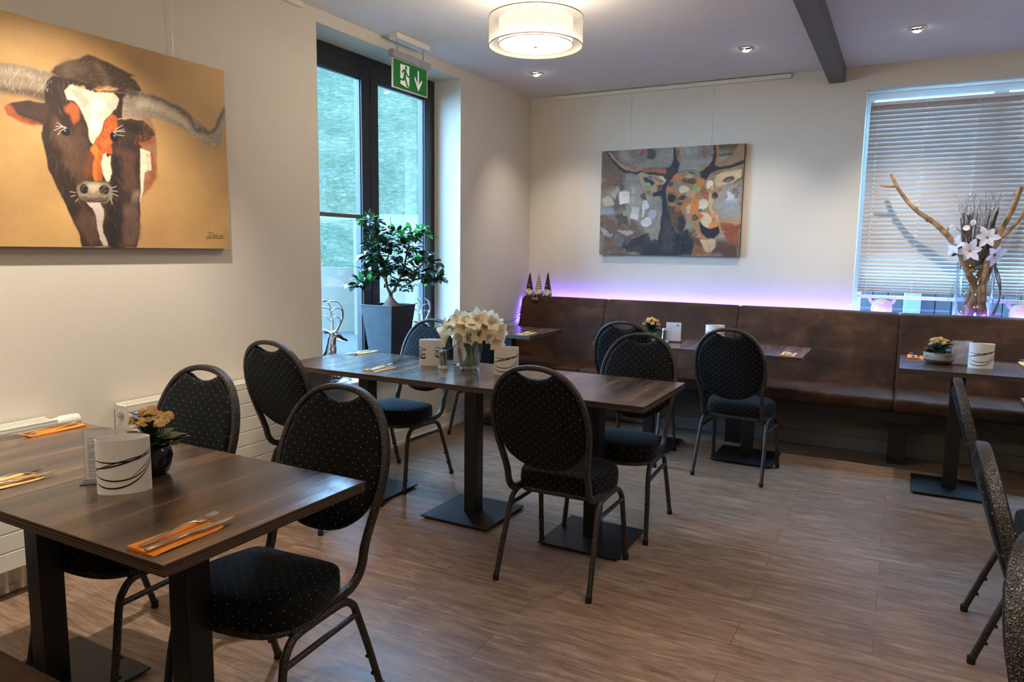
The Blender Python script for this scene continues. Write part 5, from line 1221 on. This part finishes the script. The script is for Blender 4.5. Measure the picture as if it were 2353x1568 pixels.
setting(-2.075, .99, 0.0, 'yellow', 'at the left photo edge on the nearest table')
setting(-2.548, 1.388, PI, 'orange', 'at the far left corner of the nearest table')
setting(-2.415, 3.005, 0, 'yellow', 'near the front seam of the window table')
setting(-2.885, 3.425, PI-.02, 'yellow', 'at the far end of the window table by the deer')
setting(-.607, 4.862, 0, 'yellow', 'on the right corner of the bench table')
setting(-2.518, 4.92, 0, 'yellow', 'on the small corner table')
setting(.105, 5.185, PI/2*3+PI/2, 'orange', 'at the left end of the bowl table')
setting(.70, 5.205, .0, 'yellow', 'on the table cut off by the right edge')

# ================================================================== PLANTS
def leafpts(L, w, bend=.25, n=5):
    out = []
    for i in range(n+1):
        t = i/n; ww = w*(math.sin(PI*min(1, t*.86+.04))**.75)*math.sqrt(max(0, 1-t**5)); out.append((t*L, ww, -bend*L*t*t))
    return out
def add_leaf(mb, p, d, up, L, w, bend=.25, fold=.25, mi=0, n=4):
    d = Vector(d).normalized(); s = d.cross(Vector(up))
    if s.length < .05: s = d.cross(Vector((1, 0, 0)))
    s.normalize(); u = s.cross(d).normalized(); vs = []; P = Vector(p)
    for x, ww, z in leafpts(L, w, bend, n):
        c = P+d*x+u*z; vs += [tuple(c-s*ww+u*(ww*fold)), tuple(c), tuple(c+s*ww+u*(ww*fold))]
    fs = []
    for i in range(n):
        a = 3*i; fs += [(a, a+1, a+4, a+3), (a+1, a+2, a+5, a+4)]
    mb.add(vs, fs, mi)
def rdir(r, zmin=-1):
    while True:
        v = Vector((r.uniform(-1, 1), r.uniform(-1, 1), r.uniform(-1, 1)))
        if .1 < v.length < 1 and v.normalized().z > zmin: return v.normalized()
# ficus
fi = thing('potted_ficus', 'small ficus tree with bulging trunk in a tapered anthracite planter on the sill', 'plant', (-3.185, 4.06, WZ0+.005))
mb = MB(); rings = []
for s, z in ((.084, 0), (.135, .452), (.137, .462), (.137, .466), (.124, .466), (.122, .44)):
    rings.append([(sx*s, sy*s, z) for sx, sy in ((-1, -1), (1, -1), (1, 1), (-1, 1))])
mb.loft(rings, 0, True, False); mb.box(-.084, .084, -.084, .084, 0, .004); obj('planter', mb, M_POTDK, fi, smooth=False, bevel=.003)
mb = MB(); mb.box(-.121, .121, -.121, .121, .40, .438); obj('soil', mb, M_SOIL, fi, smooth=False)
def loc(y, z, x=-3.185): return (x+3.185, y-4.06, z-WZ0-.005)
mb = MB()
mb.tube([loc(4.09, .97), loc(4.09, 1.0), loc(4.085, 1.03), loc(4.088, 1.07), loc(4.085, 1.09)], [.075, .060, .034, .016, .014], seg=12)
BR = [[(4.085, 1.075, 0), (4.04, 1.16, .0), (4.035, 1.33, .02), (4.06, 1.45, .03)], [(4.088, 1.07, 0), (4.14, 1.09, -.02), (4.28, 1.11, -.05), (4.45, 1.16, -.05)], [(4.04, 1.16, 0), (3.95, 1.20, .05), (3.85, 1.22, .07), (3.76, 1.17, .08)], [(4.035, 1.25, 0), (3.93, 1.31, .05), (3.88, 1.42, .05), (3.85, 1.53, .04)], [(4.12, 1.09, 0), (4.16, 1.25, .06), (4.21, 1.40, .06), (4.28, 1.48, .05)], [(4.16, 1.2, .05), (4.28, 1.25, .09), (4.38, 1.32, .09), (4.42, 1.45, .08)], [(4.28, 1.11, -.05), (4.38, 1.17, .0), (4.55, 1.18, .05)]]
for b in BR: mb.tube(catmull([loc(y, z, -3.185+x) for y, z, x in b], 5), [max(.002, .011*(1-i/18)) for i in range(16)], seg=7)
obj('trunk', mb, M_TRUNK, fi)
CL = [(3.828,1.571,.047),(3.895,1.487,.065),(4.109,1.477,.077),(4.288,1.496,.079),(4.40,1.516,.058),(3.987,1.4,.075),(4.209,1.402,.078),(4.394,1.339,.071),(3.847,1.34,.059),(3.937,1.251,.066),(3.845,1.223,.053),(3.763,1.167,.035),(4.107,1.279,.068),(4.207,1.231,.056),(4.393,1.227,.081),(4.533,1.175,.066),(4.60,1.172,.027),(4.08,1.157,.037),(4.259,1.135,.038),(4.206,1.106,.025),(3.689,1.155,.023),(3.848,1.413,.041),(4.533,1.306,.033)]
rn = random.Random(7); mb = MB()
for y, z, r in CL:
    for k in range(int(12+r*560)):
        d = rdir(rn, -.6); c = Vector(loc(y, z, -3.16+rn.uniform(-.3, .6)*.1)); p = c+d*r*rn.uniform(.15, .7)
        if p.x < -.12: p.x = -.12
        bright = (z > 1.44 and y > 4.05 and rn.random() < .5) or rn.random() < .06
        dd = Vector((abs(d.x)*.7 if p.x < -.05 else d.x*.7, d.y, d.z*.5+rn.uniform(-.2, .25)))
        s = .5 if z < 1.14 and 4.15 < y < 4.3 else 1
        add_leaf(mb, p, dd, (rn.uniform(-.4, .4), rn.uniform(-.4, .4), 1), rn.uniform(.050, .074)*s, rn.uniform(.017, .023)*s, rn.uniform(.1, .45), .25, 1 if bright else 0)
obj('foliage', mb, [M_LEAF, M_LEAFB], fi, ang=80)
mb = MB(); mb.box(-.06, -.02, -.10, -.07, .438, .455); obj('plant_label', mb, M_YELLOW, fi, smooth=False)

def kalanchoe(label, x, y, kind, seed, sc=1.0):
    t = thing('potted_kalanchoe', label, 'plant', (x, y, TH), 0); r = random.Random(seed)
    if kind == 'glass':
        mb = MB(); mb.lathe([(.0, .001), (.030, .001), (.040, .008), (.050, .030), (.052, .050), (.047, .072), (.043, .080), (.041, .080), (.045, .068), (.048, .048)], 28); pm = simple('dark_glazed_pot', (40, 34, 34), .12, .2, var=.2); z0 = .074; rad = .038
    elif kind == 'white':
        mb = MB(); mb.lathe([(0, .001), (.030, .001), (.038, .055), (.036, .055), (.034, .045)], 24); pm = M_PORC; z0 = .048; rad = .03
    else:
        mb = MB(); mb.lathe([(0, .001), (.050, .001), (.066, .006), (.080, .024), (.084, .035), (.084, .062), (.082, .068), (.078, .068), (.077, .055)], 32)
        pm, nt, b = new_mat('two_tone_stone_bowl'); s = N(nt, 'ShaderNodeSeparateXYZ'); tc = N(nt, 'ShaderNodeTexCoord'); lk(nt, tc.outputs['Object'], s.inputs[0])
        q = math_node(nt, 'ADD', s.outputs[2], math_node(nt, 'MULTIPLY', noise(nt, tc.outputs['Object'], 20, 3), .006)); g = math_node(nt, 'MULTIPLY', q, 10)
        lk(nt, ramp(nt, g, [(.27, lin((78, 70, 64))), (.31, lin((156, 146, 136)))]), b.inputs['Base Color']); b.inputs['Roughness'].default_value = .6; z0 = .058; rad = .07
    obj('pot', mb, pm, t)
    mb = MB(); mb.lathe([(rad, z0-.006), (.001, z0-.004)], 20); obj('soil', mb, M_SOIL, t)
    mb = MB()
    for k in range(46):
        a = r.uniform(0, 2*PI); el = r.uniform(-.1, 1.1); d = Vector((math.cos(a)*math.cos(el), math.sin(a)*math.cos(el), math.sin(el)))
        L = r.uniform(.035, .060)*sc*(1.25 if el < .3 else 1); p = Vector((d.x*rad*.5, d.y*rad*.5, z0+r.uniform(0, .055)*max(.2, d.z+.3)))
        add_leaf(mb, p, d, (0, 0, 1), L*1.1, L*.40, .25, .2)
    hc = []
    for k in range(15):
        a = r.uniform(0, 2*PI); a = k*2.4; rr = (k/15)**.6*(.050 if kind != 'bowl' else .060)*sc; p = Vector((rr*math.cos(a), rr*math.sin(a), z0+(.088-9*rr*rr+r.uniform(-.008, .008))*sc)); hc.append(p)
        mb.tube([(p.x*.3, p.y*.3, z0), (p.x*.7, p.y*.7, z0+.05*sc), tuple(p)], .0016, seg=5)
    obj('foliage', mb, M_KLEAF, t, ang=80)
    mb = MB()
    for p in hc:
        for j in range(24):
            o_ = rdir(r, -.2)*.0100*sc; c = p+o_
            for q in range(5):
                a = 2*PI*q/5+j; w1 = o_.orthogonal().normalized(); w2 = o_.normalized().cross(w1); add_leaf(mb, c, w1*math.cos(a)+w2*math.sin(a)+o_.normalized()*.3, o_, .0075*sc, .0034*sc, .2, .1, 0, 2)
            mb.ball(tuple(c), .0022*sc, 6, 4)
    obj('blossoms', mb, M_KFLOWER, t, ang=80)
    return t
kalanchoe('orange flowering kalanchoe in a dark glossy pot behind the nearest lantern', -1.818, 1.256, 'glass', 3, 1.10)
kalanchoe('small orange kalanchoe in a white pot on the bench table', -1.59, 5.10, 'white', 5, 1.15)
kalanchoe('orange kalanchoe in a grey stone bowl on the right bench table', .225, 4.965, 'bowl', 8, 1.0)

# ---- vase with amaryllis
vz = (-1.998, 3.235)
M_WATER = glassy('vase_water', (.86, .90, .86), .1)
mb = MB(); mb.lathe([(0.001, .0), (.050, .0), (.053, .004), (.055, .03), (.070, .162), (.067, .162), (.052, .034), (.050, .022), (0.001, .022)], 40); vo = obj('glass_vase', mb, M_GLASS, None); vo.location = (vz[0], vz[1], TH)
tag(vo, 'clear glass vase holding the amaryllis bouquet on the middle row', 'vase')
bq = thing('amaryllis_bouquet', 'cream amaryllis bouquet standing in the glass vase', 'bouquet', (vz[0], vz[1], TH+.024))
FL = [(-2.126,.989),(-2.061,1.026),(-2.003,1.026),(-1.928,1.042),(-1.885,1.036),(-1.841,1.030),(-1.831,1.001),(-1.810,.975),(-1.888,1.004),(-2.051,.925),(-1.982,.945),(-1.934,.957),(-1.874,.946),(-1.830,.925),(-2.08,.968),(-2.02,.99),(-1.965,1.011)]
rn = random.Random(12)
vd = Vector((.52, -.85, 0))
stem_ends = []
def flower(mb, c, d, L, w, rings=((0, 1.0), (PI/3, .92)), flare=.9, mi=0, mi2=1):
    d = Vector(d).normalized(); u = d.orthogonal().normalized(); v = d.cross(u)
    for off, s in rings:
        for k in range(3):
            a = off+2*PI*k/3; o_ = u*math.cos(a)+v*math.sin(a)
            add_leaf(mb, c, d*(1-.42*flare)+o_*flare*.75, d, L*s, w*s, .32, .28, mi, 10)
            add_leaf(mb, c-d*.004, d*(1-.42*flare)+o_*flare*.75, d, L*s*.45, w*s*.5, .2, .2, mi2, 3)
    for k in range(5):
        a = 2*PI*k/5; tip = c+d*L*.62+(u*math.cos(a)+v*math.sin(a))*.009; mb.tube([tuple(c), tuple(tip)], .0007, seg=4, mi=2); mb.ball(tuple(tip), .0022, 5, 4, 3)
M_ANTH = simple('dark_anther', (96, 70, 44), .8)
for i, (x, z) in enumerate(FL):
    dx = x-vz[0]+.03; dz = z-(TH+.19)
    depth = rn.uniform(-.02, .07)
    c = Vector((x, 3.22, z))-Vector((vz[0], vz[1], TH+.024)); c.x += vd.x*depth*.5; c.y += vd.y*depth
    d = Vector((dx*6, -.55+rn.uniform(-.15, .15), dz*5+.05)).normalized(); c = c-d*.018
    mb = MB(); flower(mb, c, d, rn.uniform(.060, .072), rn.uniform(.023, .028), flare=rn.uniform(.6, .85)); obj('flower', mb, [M_PETAL, M_PETALC, M_PETAL, M_ANTH], bq, ang=80); stem_ends.append(c)
for x, y, z in ((.05, .05, .19), (-.05, .06, .20), (.0, .07, .23), (.09, .04, .17), (-.09, .03, .17)):
    c = Vector((x, y, z)); mb = MB(); flower(mb, c, Vector((x, y+.03, .1)), .064, .025, flare=.7); obj('flower', mb, [M_PETAL, M_PETALC, M_PETAL, M_ANTH], bq, ang=80); stem_ends.append(c)
for i, c in enumerate(stem_ends[::2]):
    a = i*2.4; b = Vector((.036*math.cos(a), .036*math.sin(a), .004)); tp = Vector((.045*math.cos(a+2.6), .045*math.sin(a+2.6), .135))
    mb = MB(); mb.tube([tuple(b), tuple((b+tp)/2), tuple(tp), tuple(c*.5+tp*.5+Vector((0, 0, .01))), tuple(c)], [.0068, .0065, .006, .004, .002], seg=8); obj('stem', mb, M_STEM, bq)
# calla
mb = MB(); rings = []
cc = Vector((-2.118, 3.17, .935))-Vector((vz[0], vz[1], TH+.024))
for t in range(8):
    s = t/7; r_ = .006+.034*s**1.8; cen = cc+Vector((.01*s-.012*s, 0, -.055+.085*s)); rings.append([tuple(cen+Vector((r_*math.cos(a)*1.1, r_*math.sin(a)*.8, (.018*math.cos(a-2.6))*s**2))) for a in [2*PI*k/18 for k in range(18)]])
mb.loft(rings, 0, True, False); obj('calla_flower', mb, M_PETAL, bq, ang=80)
mb = MB(); mb.tube([tuple(cc+Vector((0, 0, -.055))), tuple(cc+Vector((-.01, 0, -.09))), (-.06, -.01, .12)], .0025, seg=6); obj('calla_stem', mb, M_STEM, bq)
mb = MB(); mb.tube(catmull([(.17, .0, .245), (.23, .02, .25), (.27, .03, .27)], 4), .0018, seg=5); mb.tube([(.05, .0, .12), (.17, 0, .245)], .0018, seg=5); obj('bare_twig', mb, M_STEM, bq)

# ================================================================== SILVER DEER
def deer_mesh():
    """lying deer facing +y, head at the origin's side; local origin on the sill below the chest"""
    mb = MB(); T = lambda pts, r, seg=12, rb=None: mb.tube(catmull(pts, 4), [r[min(len(r)-1, int(i/4))]*(1-(i % 4)/4)+r[min(len(r)-1, int(i/4)+1)]*((i % 4)/4) for i in range(4*(len(pts)-1)+1)], seg=seg)
    T([(0, -.085, .06), (0, -.06, .075), (0, -.03, .085), (0, .0, .09), (0, .03, .10), (0, .05, .12)], [.015, .055, .065, .068, .060, .03])
    T([(0, .02, .12), (0, .055, .19), (0, .065, .25), (0, .075, .29), (0, .085, .305)], [.055, .038, .028, .027, .02])
    T([(0, .055, .300), (0, .085, .302), (0, .115, .292), (0, .15, .272), (0, .185, .258), (0, .200, .255), (0, .206, .254)], [.012, .030, .029, .020, .0145, .0135, .006])
    mb.ball((0, .203, .256), .012, 8, 6)
    for s in (-1, 1):
        mb.ball((.024*s, .112, .302), .006, 8, 5)
        T([(.018*s, .075, .315), (.045*s, .05, .325), (.062*s, .025, .325)], [.008, .016, .003])
        bm_ = [(.014*s, .095, .322), (.03*s, .112, .37), (.045*s, .122, .42), (.05*s, .110, .475), (.045*s, .075, .512), (.035*s, .03, .522), (.03*s, -.01, .51)]
        T(bm_, [.008, .0075, .0075, .0065, .006, .005, .002])
        T([(.035*s, .112, .38), (.05*s, .09, .41), (.055*s, .05, .425), (.05*s, .02, .42)], [.005, .005, .004, .0015])
        T([(.048*s, .108, .46), (.06*s, .08, .475), (.06*s, .04, .477), (.055*s, .005, .465)], [.005, .005, .004, .0015])
        # folded front legs
        T([(.035*s, .02, .09), (.05*s, .07, .06), (.05*s, .12, .035)], [.03, .02, .014])
        T([(.05*s, .12, .035), (.045*s, .07, .018), (.045*s, .03, .014)], [.014, .010, .009])
        T([(.05*s, .12, .032), (.05*s, .165, .016), (.048*s, .19, .012)], [.014, .011, .013])
        T([(.045*s, -.06, .05), (.070*s, -.02, .045), (.075*s, .04, .03)], [.035, .028, .015])
        T([(.075*s, .04, .025), (.078*s, -.01, .014), (.072*s, -.06, .012)], [.013, .010, .010])
    return mb
d1 = obj('deer_figurine', deer_mesh(), M_CHROME, None, ang=70); d1.location = (-3.18, 3.405, WZ0+.005)
tag(d1, 'shiny silver lying deer figurine with antlers at the left end of the sill', 'figurine', 'silver deer figurines')
d1b = d1.copy(); COL.objects.link(d1b); d1b.location = (-3.235, 4.42, WZ0-.01+.015); d1b.rotation_euler = (0, 0, PI+.25); d1b['label'] = 'silver deer figurine behind the black planter, only antlers showing'
d1b.rotation_euler = (0, 0, .0); d1b.location = (-3.215, 4.44, WZ0+.005); d1b.scale = (.93, .93, .93)

# ================================================================== GNOMES
def gnome(label, x, hat, rz, legs=False, h=.215):
    t = thing('felt_gnome', label, 'gnome', (x, 5.93, .984), rz, 'three felt gnomes')
    if hat == 'brown': hm = M_FELT
    else:
        hm, nt, b = new_mat('striped_knit'); s = N(nt, 'ShaderNodeSeparateXYZ'); tc = N(nt, 'ShaderNodeTexCoord'); lk(nt, tc.outputs['Object'], s.inputs[0])
        g = math_node(nt, 'FRACT', math_node(nt, 'MULTIPLY', s.outputs[2], 62)); r_ = N(nt, 'ShaderNodeValToRGB'); r_.color_ramp.interpolation = 'CONSTANT'
        r_.color_ramp.elements[0].color = lin((84, 58, 44))+(1,); r_.color_ramp.elements[1].color = lin((222, 204, 172))+(1,); r_.color_ramp.elements[1].position = .45
        lk(nt, g, r_.inputs[0]); lk(nt, r_.outputs[0], b.inputs['Base Color']); b.inputs['Roughness'].default_value = .95
    mb = MB(); mb.lathe([(0, 0), (.034, .0), (.040, .012), (.038, .04), (.030, .062)], 20); obj('body', mb, M_STONEGREY if hat == 'brown' else M_FELT, t)
    mb = MB(); prof = [(.034, .055), (.032, .062), (.026, .09), (.019, .13), (.012, .17), (.005, h-.01), (0.0005, h)]; mb.lathe(prof, 20)
    mb.v = [(x_+.010*max(0, (z-.1)*8)**2*.3, y_, z) for x_, y_, z in mb.v]; obj('hat', mb, hm, t)
    mb = MB(); rr = random.Random(int(x*100))
    for k in range(70):
        a = rr.uniform(-PI, 0); p = Vector((.026*math.cos(a), .026*math.sin(a), rr.uniform(.05, .064))); mb.tube([tuple(p), tuple(p+Vector((.010*math.cos(a), .014*math.sin(a), -.02))), tuple(p+Vector((.006*math.cos(a)+rr.uniform(-.006, .006), .014*math.sin(a), -.05)))], [.005, .006, .001], seg=5)
    obj('beard', mb, M_FUR, t, ang=80)
    mb = MB(); mb.ball((0, -.038, .058), .010, 12, 8); obj('nose', mb, M_NOSE, t)
    if hat == 'brown':
        mb = MB(); q = []
        for k in range(20):
            a = 2*PI*k/20; q.append((.0045*16*math.sin(a)**3/10, -.0315+.0, .094+.0045*(13*math.cos(a)-5*math.cos(2*a)-2*math.cos(3*a)-math.cos(4*a))/10))
        mb.add([(a, b_-.002, c) for a, b_, c in q]+[(a, b_+.010, c) for a, b_, c in q], [tuple(range(20))]+[(i, (i+1) % 20, 20+(i+1) % 20, 20+i) for i in range(20)]); obj('heart', mb, M_HEART, t, smooth=False)
    else:
        for sx in (-.014, .010):
            mb = MB(); mb.tube(catmull([(sx, -.03, .014), (sx, -.062, .012), (sx*1.3, -.076, -.01)], 4), .0055, seg=8); lg = obj('leg', mb, M_TRUNK, t)
            mb = MB(); mb.ball((sx*1.3, -.084, -.026), .016, 10, 8, sc=(1, 1, .95)); obj('boot', mb, M_STONEGREY, lg)
    return t
gnome('brown hatted felt gnome with heart, leftmost of three on the bench back', -3.018, 'brown', R(18), h=.212)
gnome('felt gnome with striped hat and dangling legs, between the two brown hats', -2.925, 'stripe', R(4), h=.202)
gnome('brown hatted felt gnome with heart, rightmost of three on the bench back', -2.835, 'brown', R(2), h=.218)

# ================================================================== DRIFTWOOD ARRANGEMENT
VX, VY, VZ = .452, 6.066, BZ0+.027
mb = MB(); mb.lathe([(0.001, 0), (.118, 0), (.12, .004), (.12, .43), (.1165, .43), (.1165, .012), (.001, .012)], 48, sy=.58); vo = obj('glass_cylinder_vase', mb, M_GLASS, None); vo.location = (VX, VY, VZ)
tag(vo, 'tall clear glass cylinder vase on the sill before the blinds', 'vase')
dw = thing('driftwood_arrangement', 'driftwood branches with white magnolias standing in the tall glass cylinder', 'arrangement', (VX, VY, VZ+.012))
def W_(x, z, y=6.05): return (x-VX, y-VY, z-VZ-.012)
def branch(pts, r0, r1, ys=None, mt=None, seg=10, name='driftwood_branch', knots=True, seed=1):
    P = catmull([W_(x, z, y) for (x, z), y in zip(pts, ys)], 6); n = len(P); r = random.Random(seed)
    mb = MB(); mb.tube(P, [(r0+(r1-r0)*i/n)*r.uniform(.88, 1.1) for i in range(n)], seg=seg)
    if knots:
        for k in range(2, n-3, 7):
            p = P[k]; d = Vector((r.uniform(-1, 1), r.uniform(-.6, .2), r.uniform(0, 1))).normalized(); q = r0+(r1-r0)*k/n; mb.tube([tuple(p), tuple(p+d*q*1.9)], [q*.8, q*.45], seg=7)
    return obj(name, mb, mt or M_BARK, dw)
L1 = [(.43, .94), (.445, 1.05), (.50, 1.212), (.529, 1.365), (.557, 1.486), (.585, 1.605), (.62, 1.694), (.645, 1.782), (.668, 1.868)]
branch(L1, .032, .014, [6.07, 6.06, 6.05, 6.05, 6.05, 6.05, 6.05, 6.05, 6.05], seed=2)
branch([(.585, 1.53), (.64, 1.60), (.69, 1.68), (.705, 1.76), (.70, 1.84)], .013, .009, [6.03]*5, seed=3, knots=False)
L2 = [(.52, .94), (.49, 1.06), (.44, 1.2), (.379, 1.331), (.325, 1.454), (.239, 1.56), (.166, 1.632), (.08, 1.694), (.021, 1.748), (-.031, 1.811), (-.081, 1.885), (-.127, 1.979)]
branch(L2, .028, .011, [6.10, 6.08, 6.05]+[6.0]*2+[5.98]*7, seed=5)
branch([(-.088, 1.893), (-.13, 1.89), (-.187, 1.898)], .010, .007, [5.98]*3, seed=6, knots=False)
branch([(.52, .95), (.50, 1.1), (.50, 1.3), (.56, 1.5)], .03, .022, [6.04, 6.03, 6.02, 6.03], seed=8, knots=False)
branch([(.40, .95), (.42, 1.1), (.46, 1.25), (.55, 1.42)], .018, .012, [6.10, 6.08, 6.05, 6.0], seed=9, knots=False)
rr = random.Random(3); mb = MB()
for k in range(46):
    x = .36+rr.random()*.15; z = rr.uniform(1.45, 1.74); mb.tube([W_(x, 1.30, 6.06), W_(x+rr.uniform(-.01, .02), (1.3+z)/2, 6.05), W_(x+(x-.42)*.5+rr.uniform(-.01, .02), z, 6.04+rr.uniform(-.03, .03))], [.008, .007, .004], seg=5)
obj('twig_bundle', mb, M_TWIG, dw)
mb = MB()
for k in range(60):
    x = .36+rr.random()*.15; z = rr.uniform(1.68, 1.86); s = (x-.43)*rr.uniform(.2, 1.2)
    mb.tube(catmull([W_(x, 1.5, 6.05), W_(x+s*.3, 1.65, 6.04), W_(x+s*.7+rr.uniform(-.025, .025), (z+1.65)/2, 6.04), W_(x+s+rr.uniform(-.05, .05), z, 6.03)], 3), .0009, seg=4)
obj('fine_twigs', mb, M_TWIG, dw)
mb = MB()
for k in range(3): mb.tube(catmull([W_(.53, 1.40, 6.0), W_(.57+.01*k, 1.25, 5.99), W_(.60, 1.12, 5.99), W_(.57-.01*k, .95, 6.0)], 5), .004, seg=5)
mb.tube(catmull([W_(.30, 1.60, 6.0), W_(.36, 1.54, 5.98), W_(.42, 1.46, 5.97)], 4), .003, seg=5); mb.tube(catmull([W_(.33, 1.61, 6.0), W_(.42, 1.60, 5.98), W_(.48, 1.56, 5.97)], 4), .003, seg=5)
obj('magnolia_stems', mb, M_TWIG, dw)
for (x, z), d, L in (((.397, 1.435), (-.05, -1, .05), .085), ((.49, 1.525), (.15, -1, .25), .082), ((.315, 1.475), (-.8, -.6, .1), .085), ((.54, 1.41), (.6, -.7, -.35), .085)):
    mb = MB(); c = Vector(W_(x, z, 5.97)); d = Vector(d).normalized(); u = d.orthogonal().normalized(); v = d.cross(u)
    for k in range(6):
        a = 2*PI*k/6+x*9; o_ = u*math.cos(a)+v*math.sin(a); add_leaf(mb, c, o_*.9+d*.35, d, L*(.9 if k % 2 else 1.05), L*.27, .2, .3, 0, 6)
    mb.ball(tuple(c+d*.008), .009, 8, 6, 1); obj('magnolia', mb, [M_MAG, M_BARK], dw, ang=80)
for x, z, d in ((.40, 1.605, (.1, -.2, 1)), (.305, 1.59, (-1, -.1, .15)), (.345, 1.59, (1, -.2, .0))):
    mb = MB(); c = Vector(W_(x, z, 5.98))
    for k in range(4): a = PI*k/2; add_leaf(mb, c, Vector(d)+Vector((.25*math.cos(a), .2*math.sin(a), .25*math.sin(a))), (0, -1, .2), .045, .014, .0, .5)
    obj('magnolia_bud', mb, M_MAG, dw, ang=80)
mb = MB()
for x, z, d in ((.37, 1.61, (1, 0, .1)), (.33, 1.42, (-.8, -.2, -.5)), (.44, 1.31, (.8, -.3, .5)), (.60, 1.66, (-.4, 0, -1))): add_leaf(mb, W_(x, z, 5.985), d, (0, -1, .5), .05, .011, .1, .2)
obj('leaves', mb, M_KLEAF, dw, ang=80)
M_FAIRY = emis('warm_fairy_light', (1, .85, .55), 3)
mb = MB(); pts = []
for k in range(46):
    a = k*.52; r_ = .09*(.7+.3*math.sin(k)); pts.append((r_*math.cos(a), r_*math.sin(a)*.5, .02+.40*k/46+.02*math.sin(k*1.7)))
pp = catmull(pts, 3); mb.tube(pp, .0007, seg=4)
for k in range(0, len(pp), 4): mb.ball(tuple(pp[k]), .0032, 6, 4, 1)
fl = obj('fairy_lights', mb, [M_TWIG, M_FAIRY]); fl.location = (VX, VY, VZ+.012); tag(fl, 'tiny warm fairy lights coiled inside the tall glass cylinder', 'fairy lights')
# animal-shaped jars on the sill
M_JAR = simple('pale_pink_glass', (214, 196, 198), .25, var=.08)
def jar(x, label):
    t = thing('animal_head_jar', label, 'jar', (x, 6.10, BZ0+.026), 0, 'eared jars on the window sill')
    mb = MB(); mb.lathe([(0.001, 0), (.045, 0), (.068, .03), (.074, .07), (.066, .110), (.046, .132), (.02, .140), (.001, .141)], 28); obj('body', mb, M_JAR, t)
    for s in (-1, 1):
        mb = MB(); mb.tube(catmull([(.055*s, 0, .105), (.080*s, 0, .130), (.088*s, 0, .158)], 4), [.014, .014, .014, .013, .012, .011, .009, .006, .003][:9], seg=8); obj('ear', mb, M_JAR, t)
    return t
j = jar(-.125, 'pale pink eared jar peeking above the bench left of the vase')
dup(j, (.745, 6.10, BZ0+.026), 0, 'pale pink eared jar at the right photo edge behind the bench', 'eared jars on the window sill')
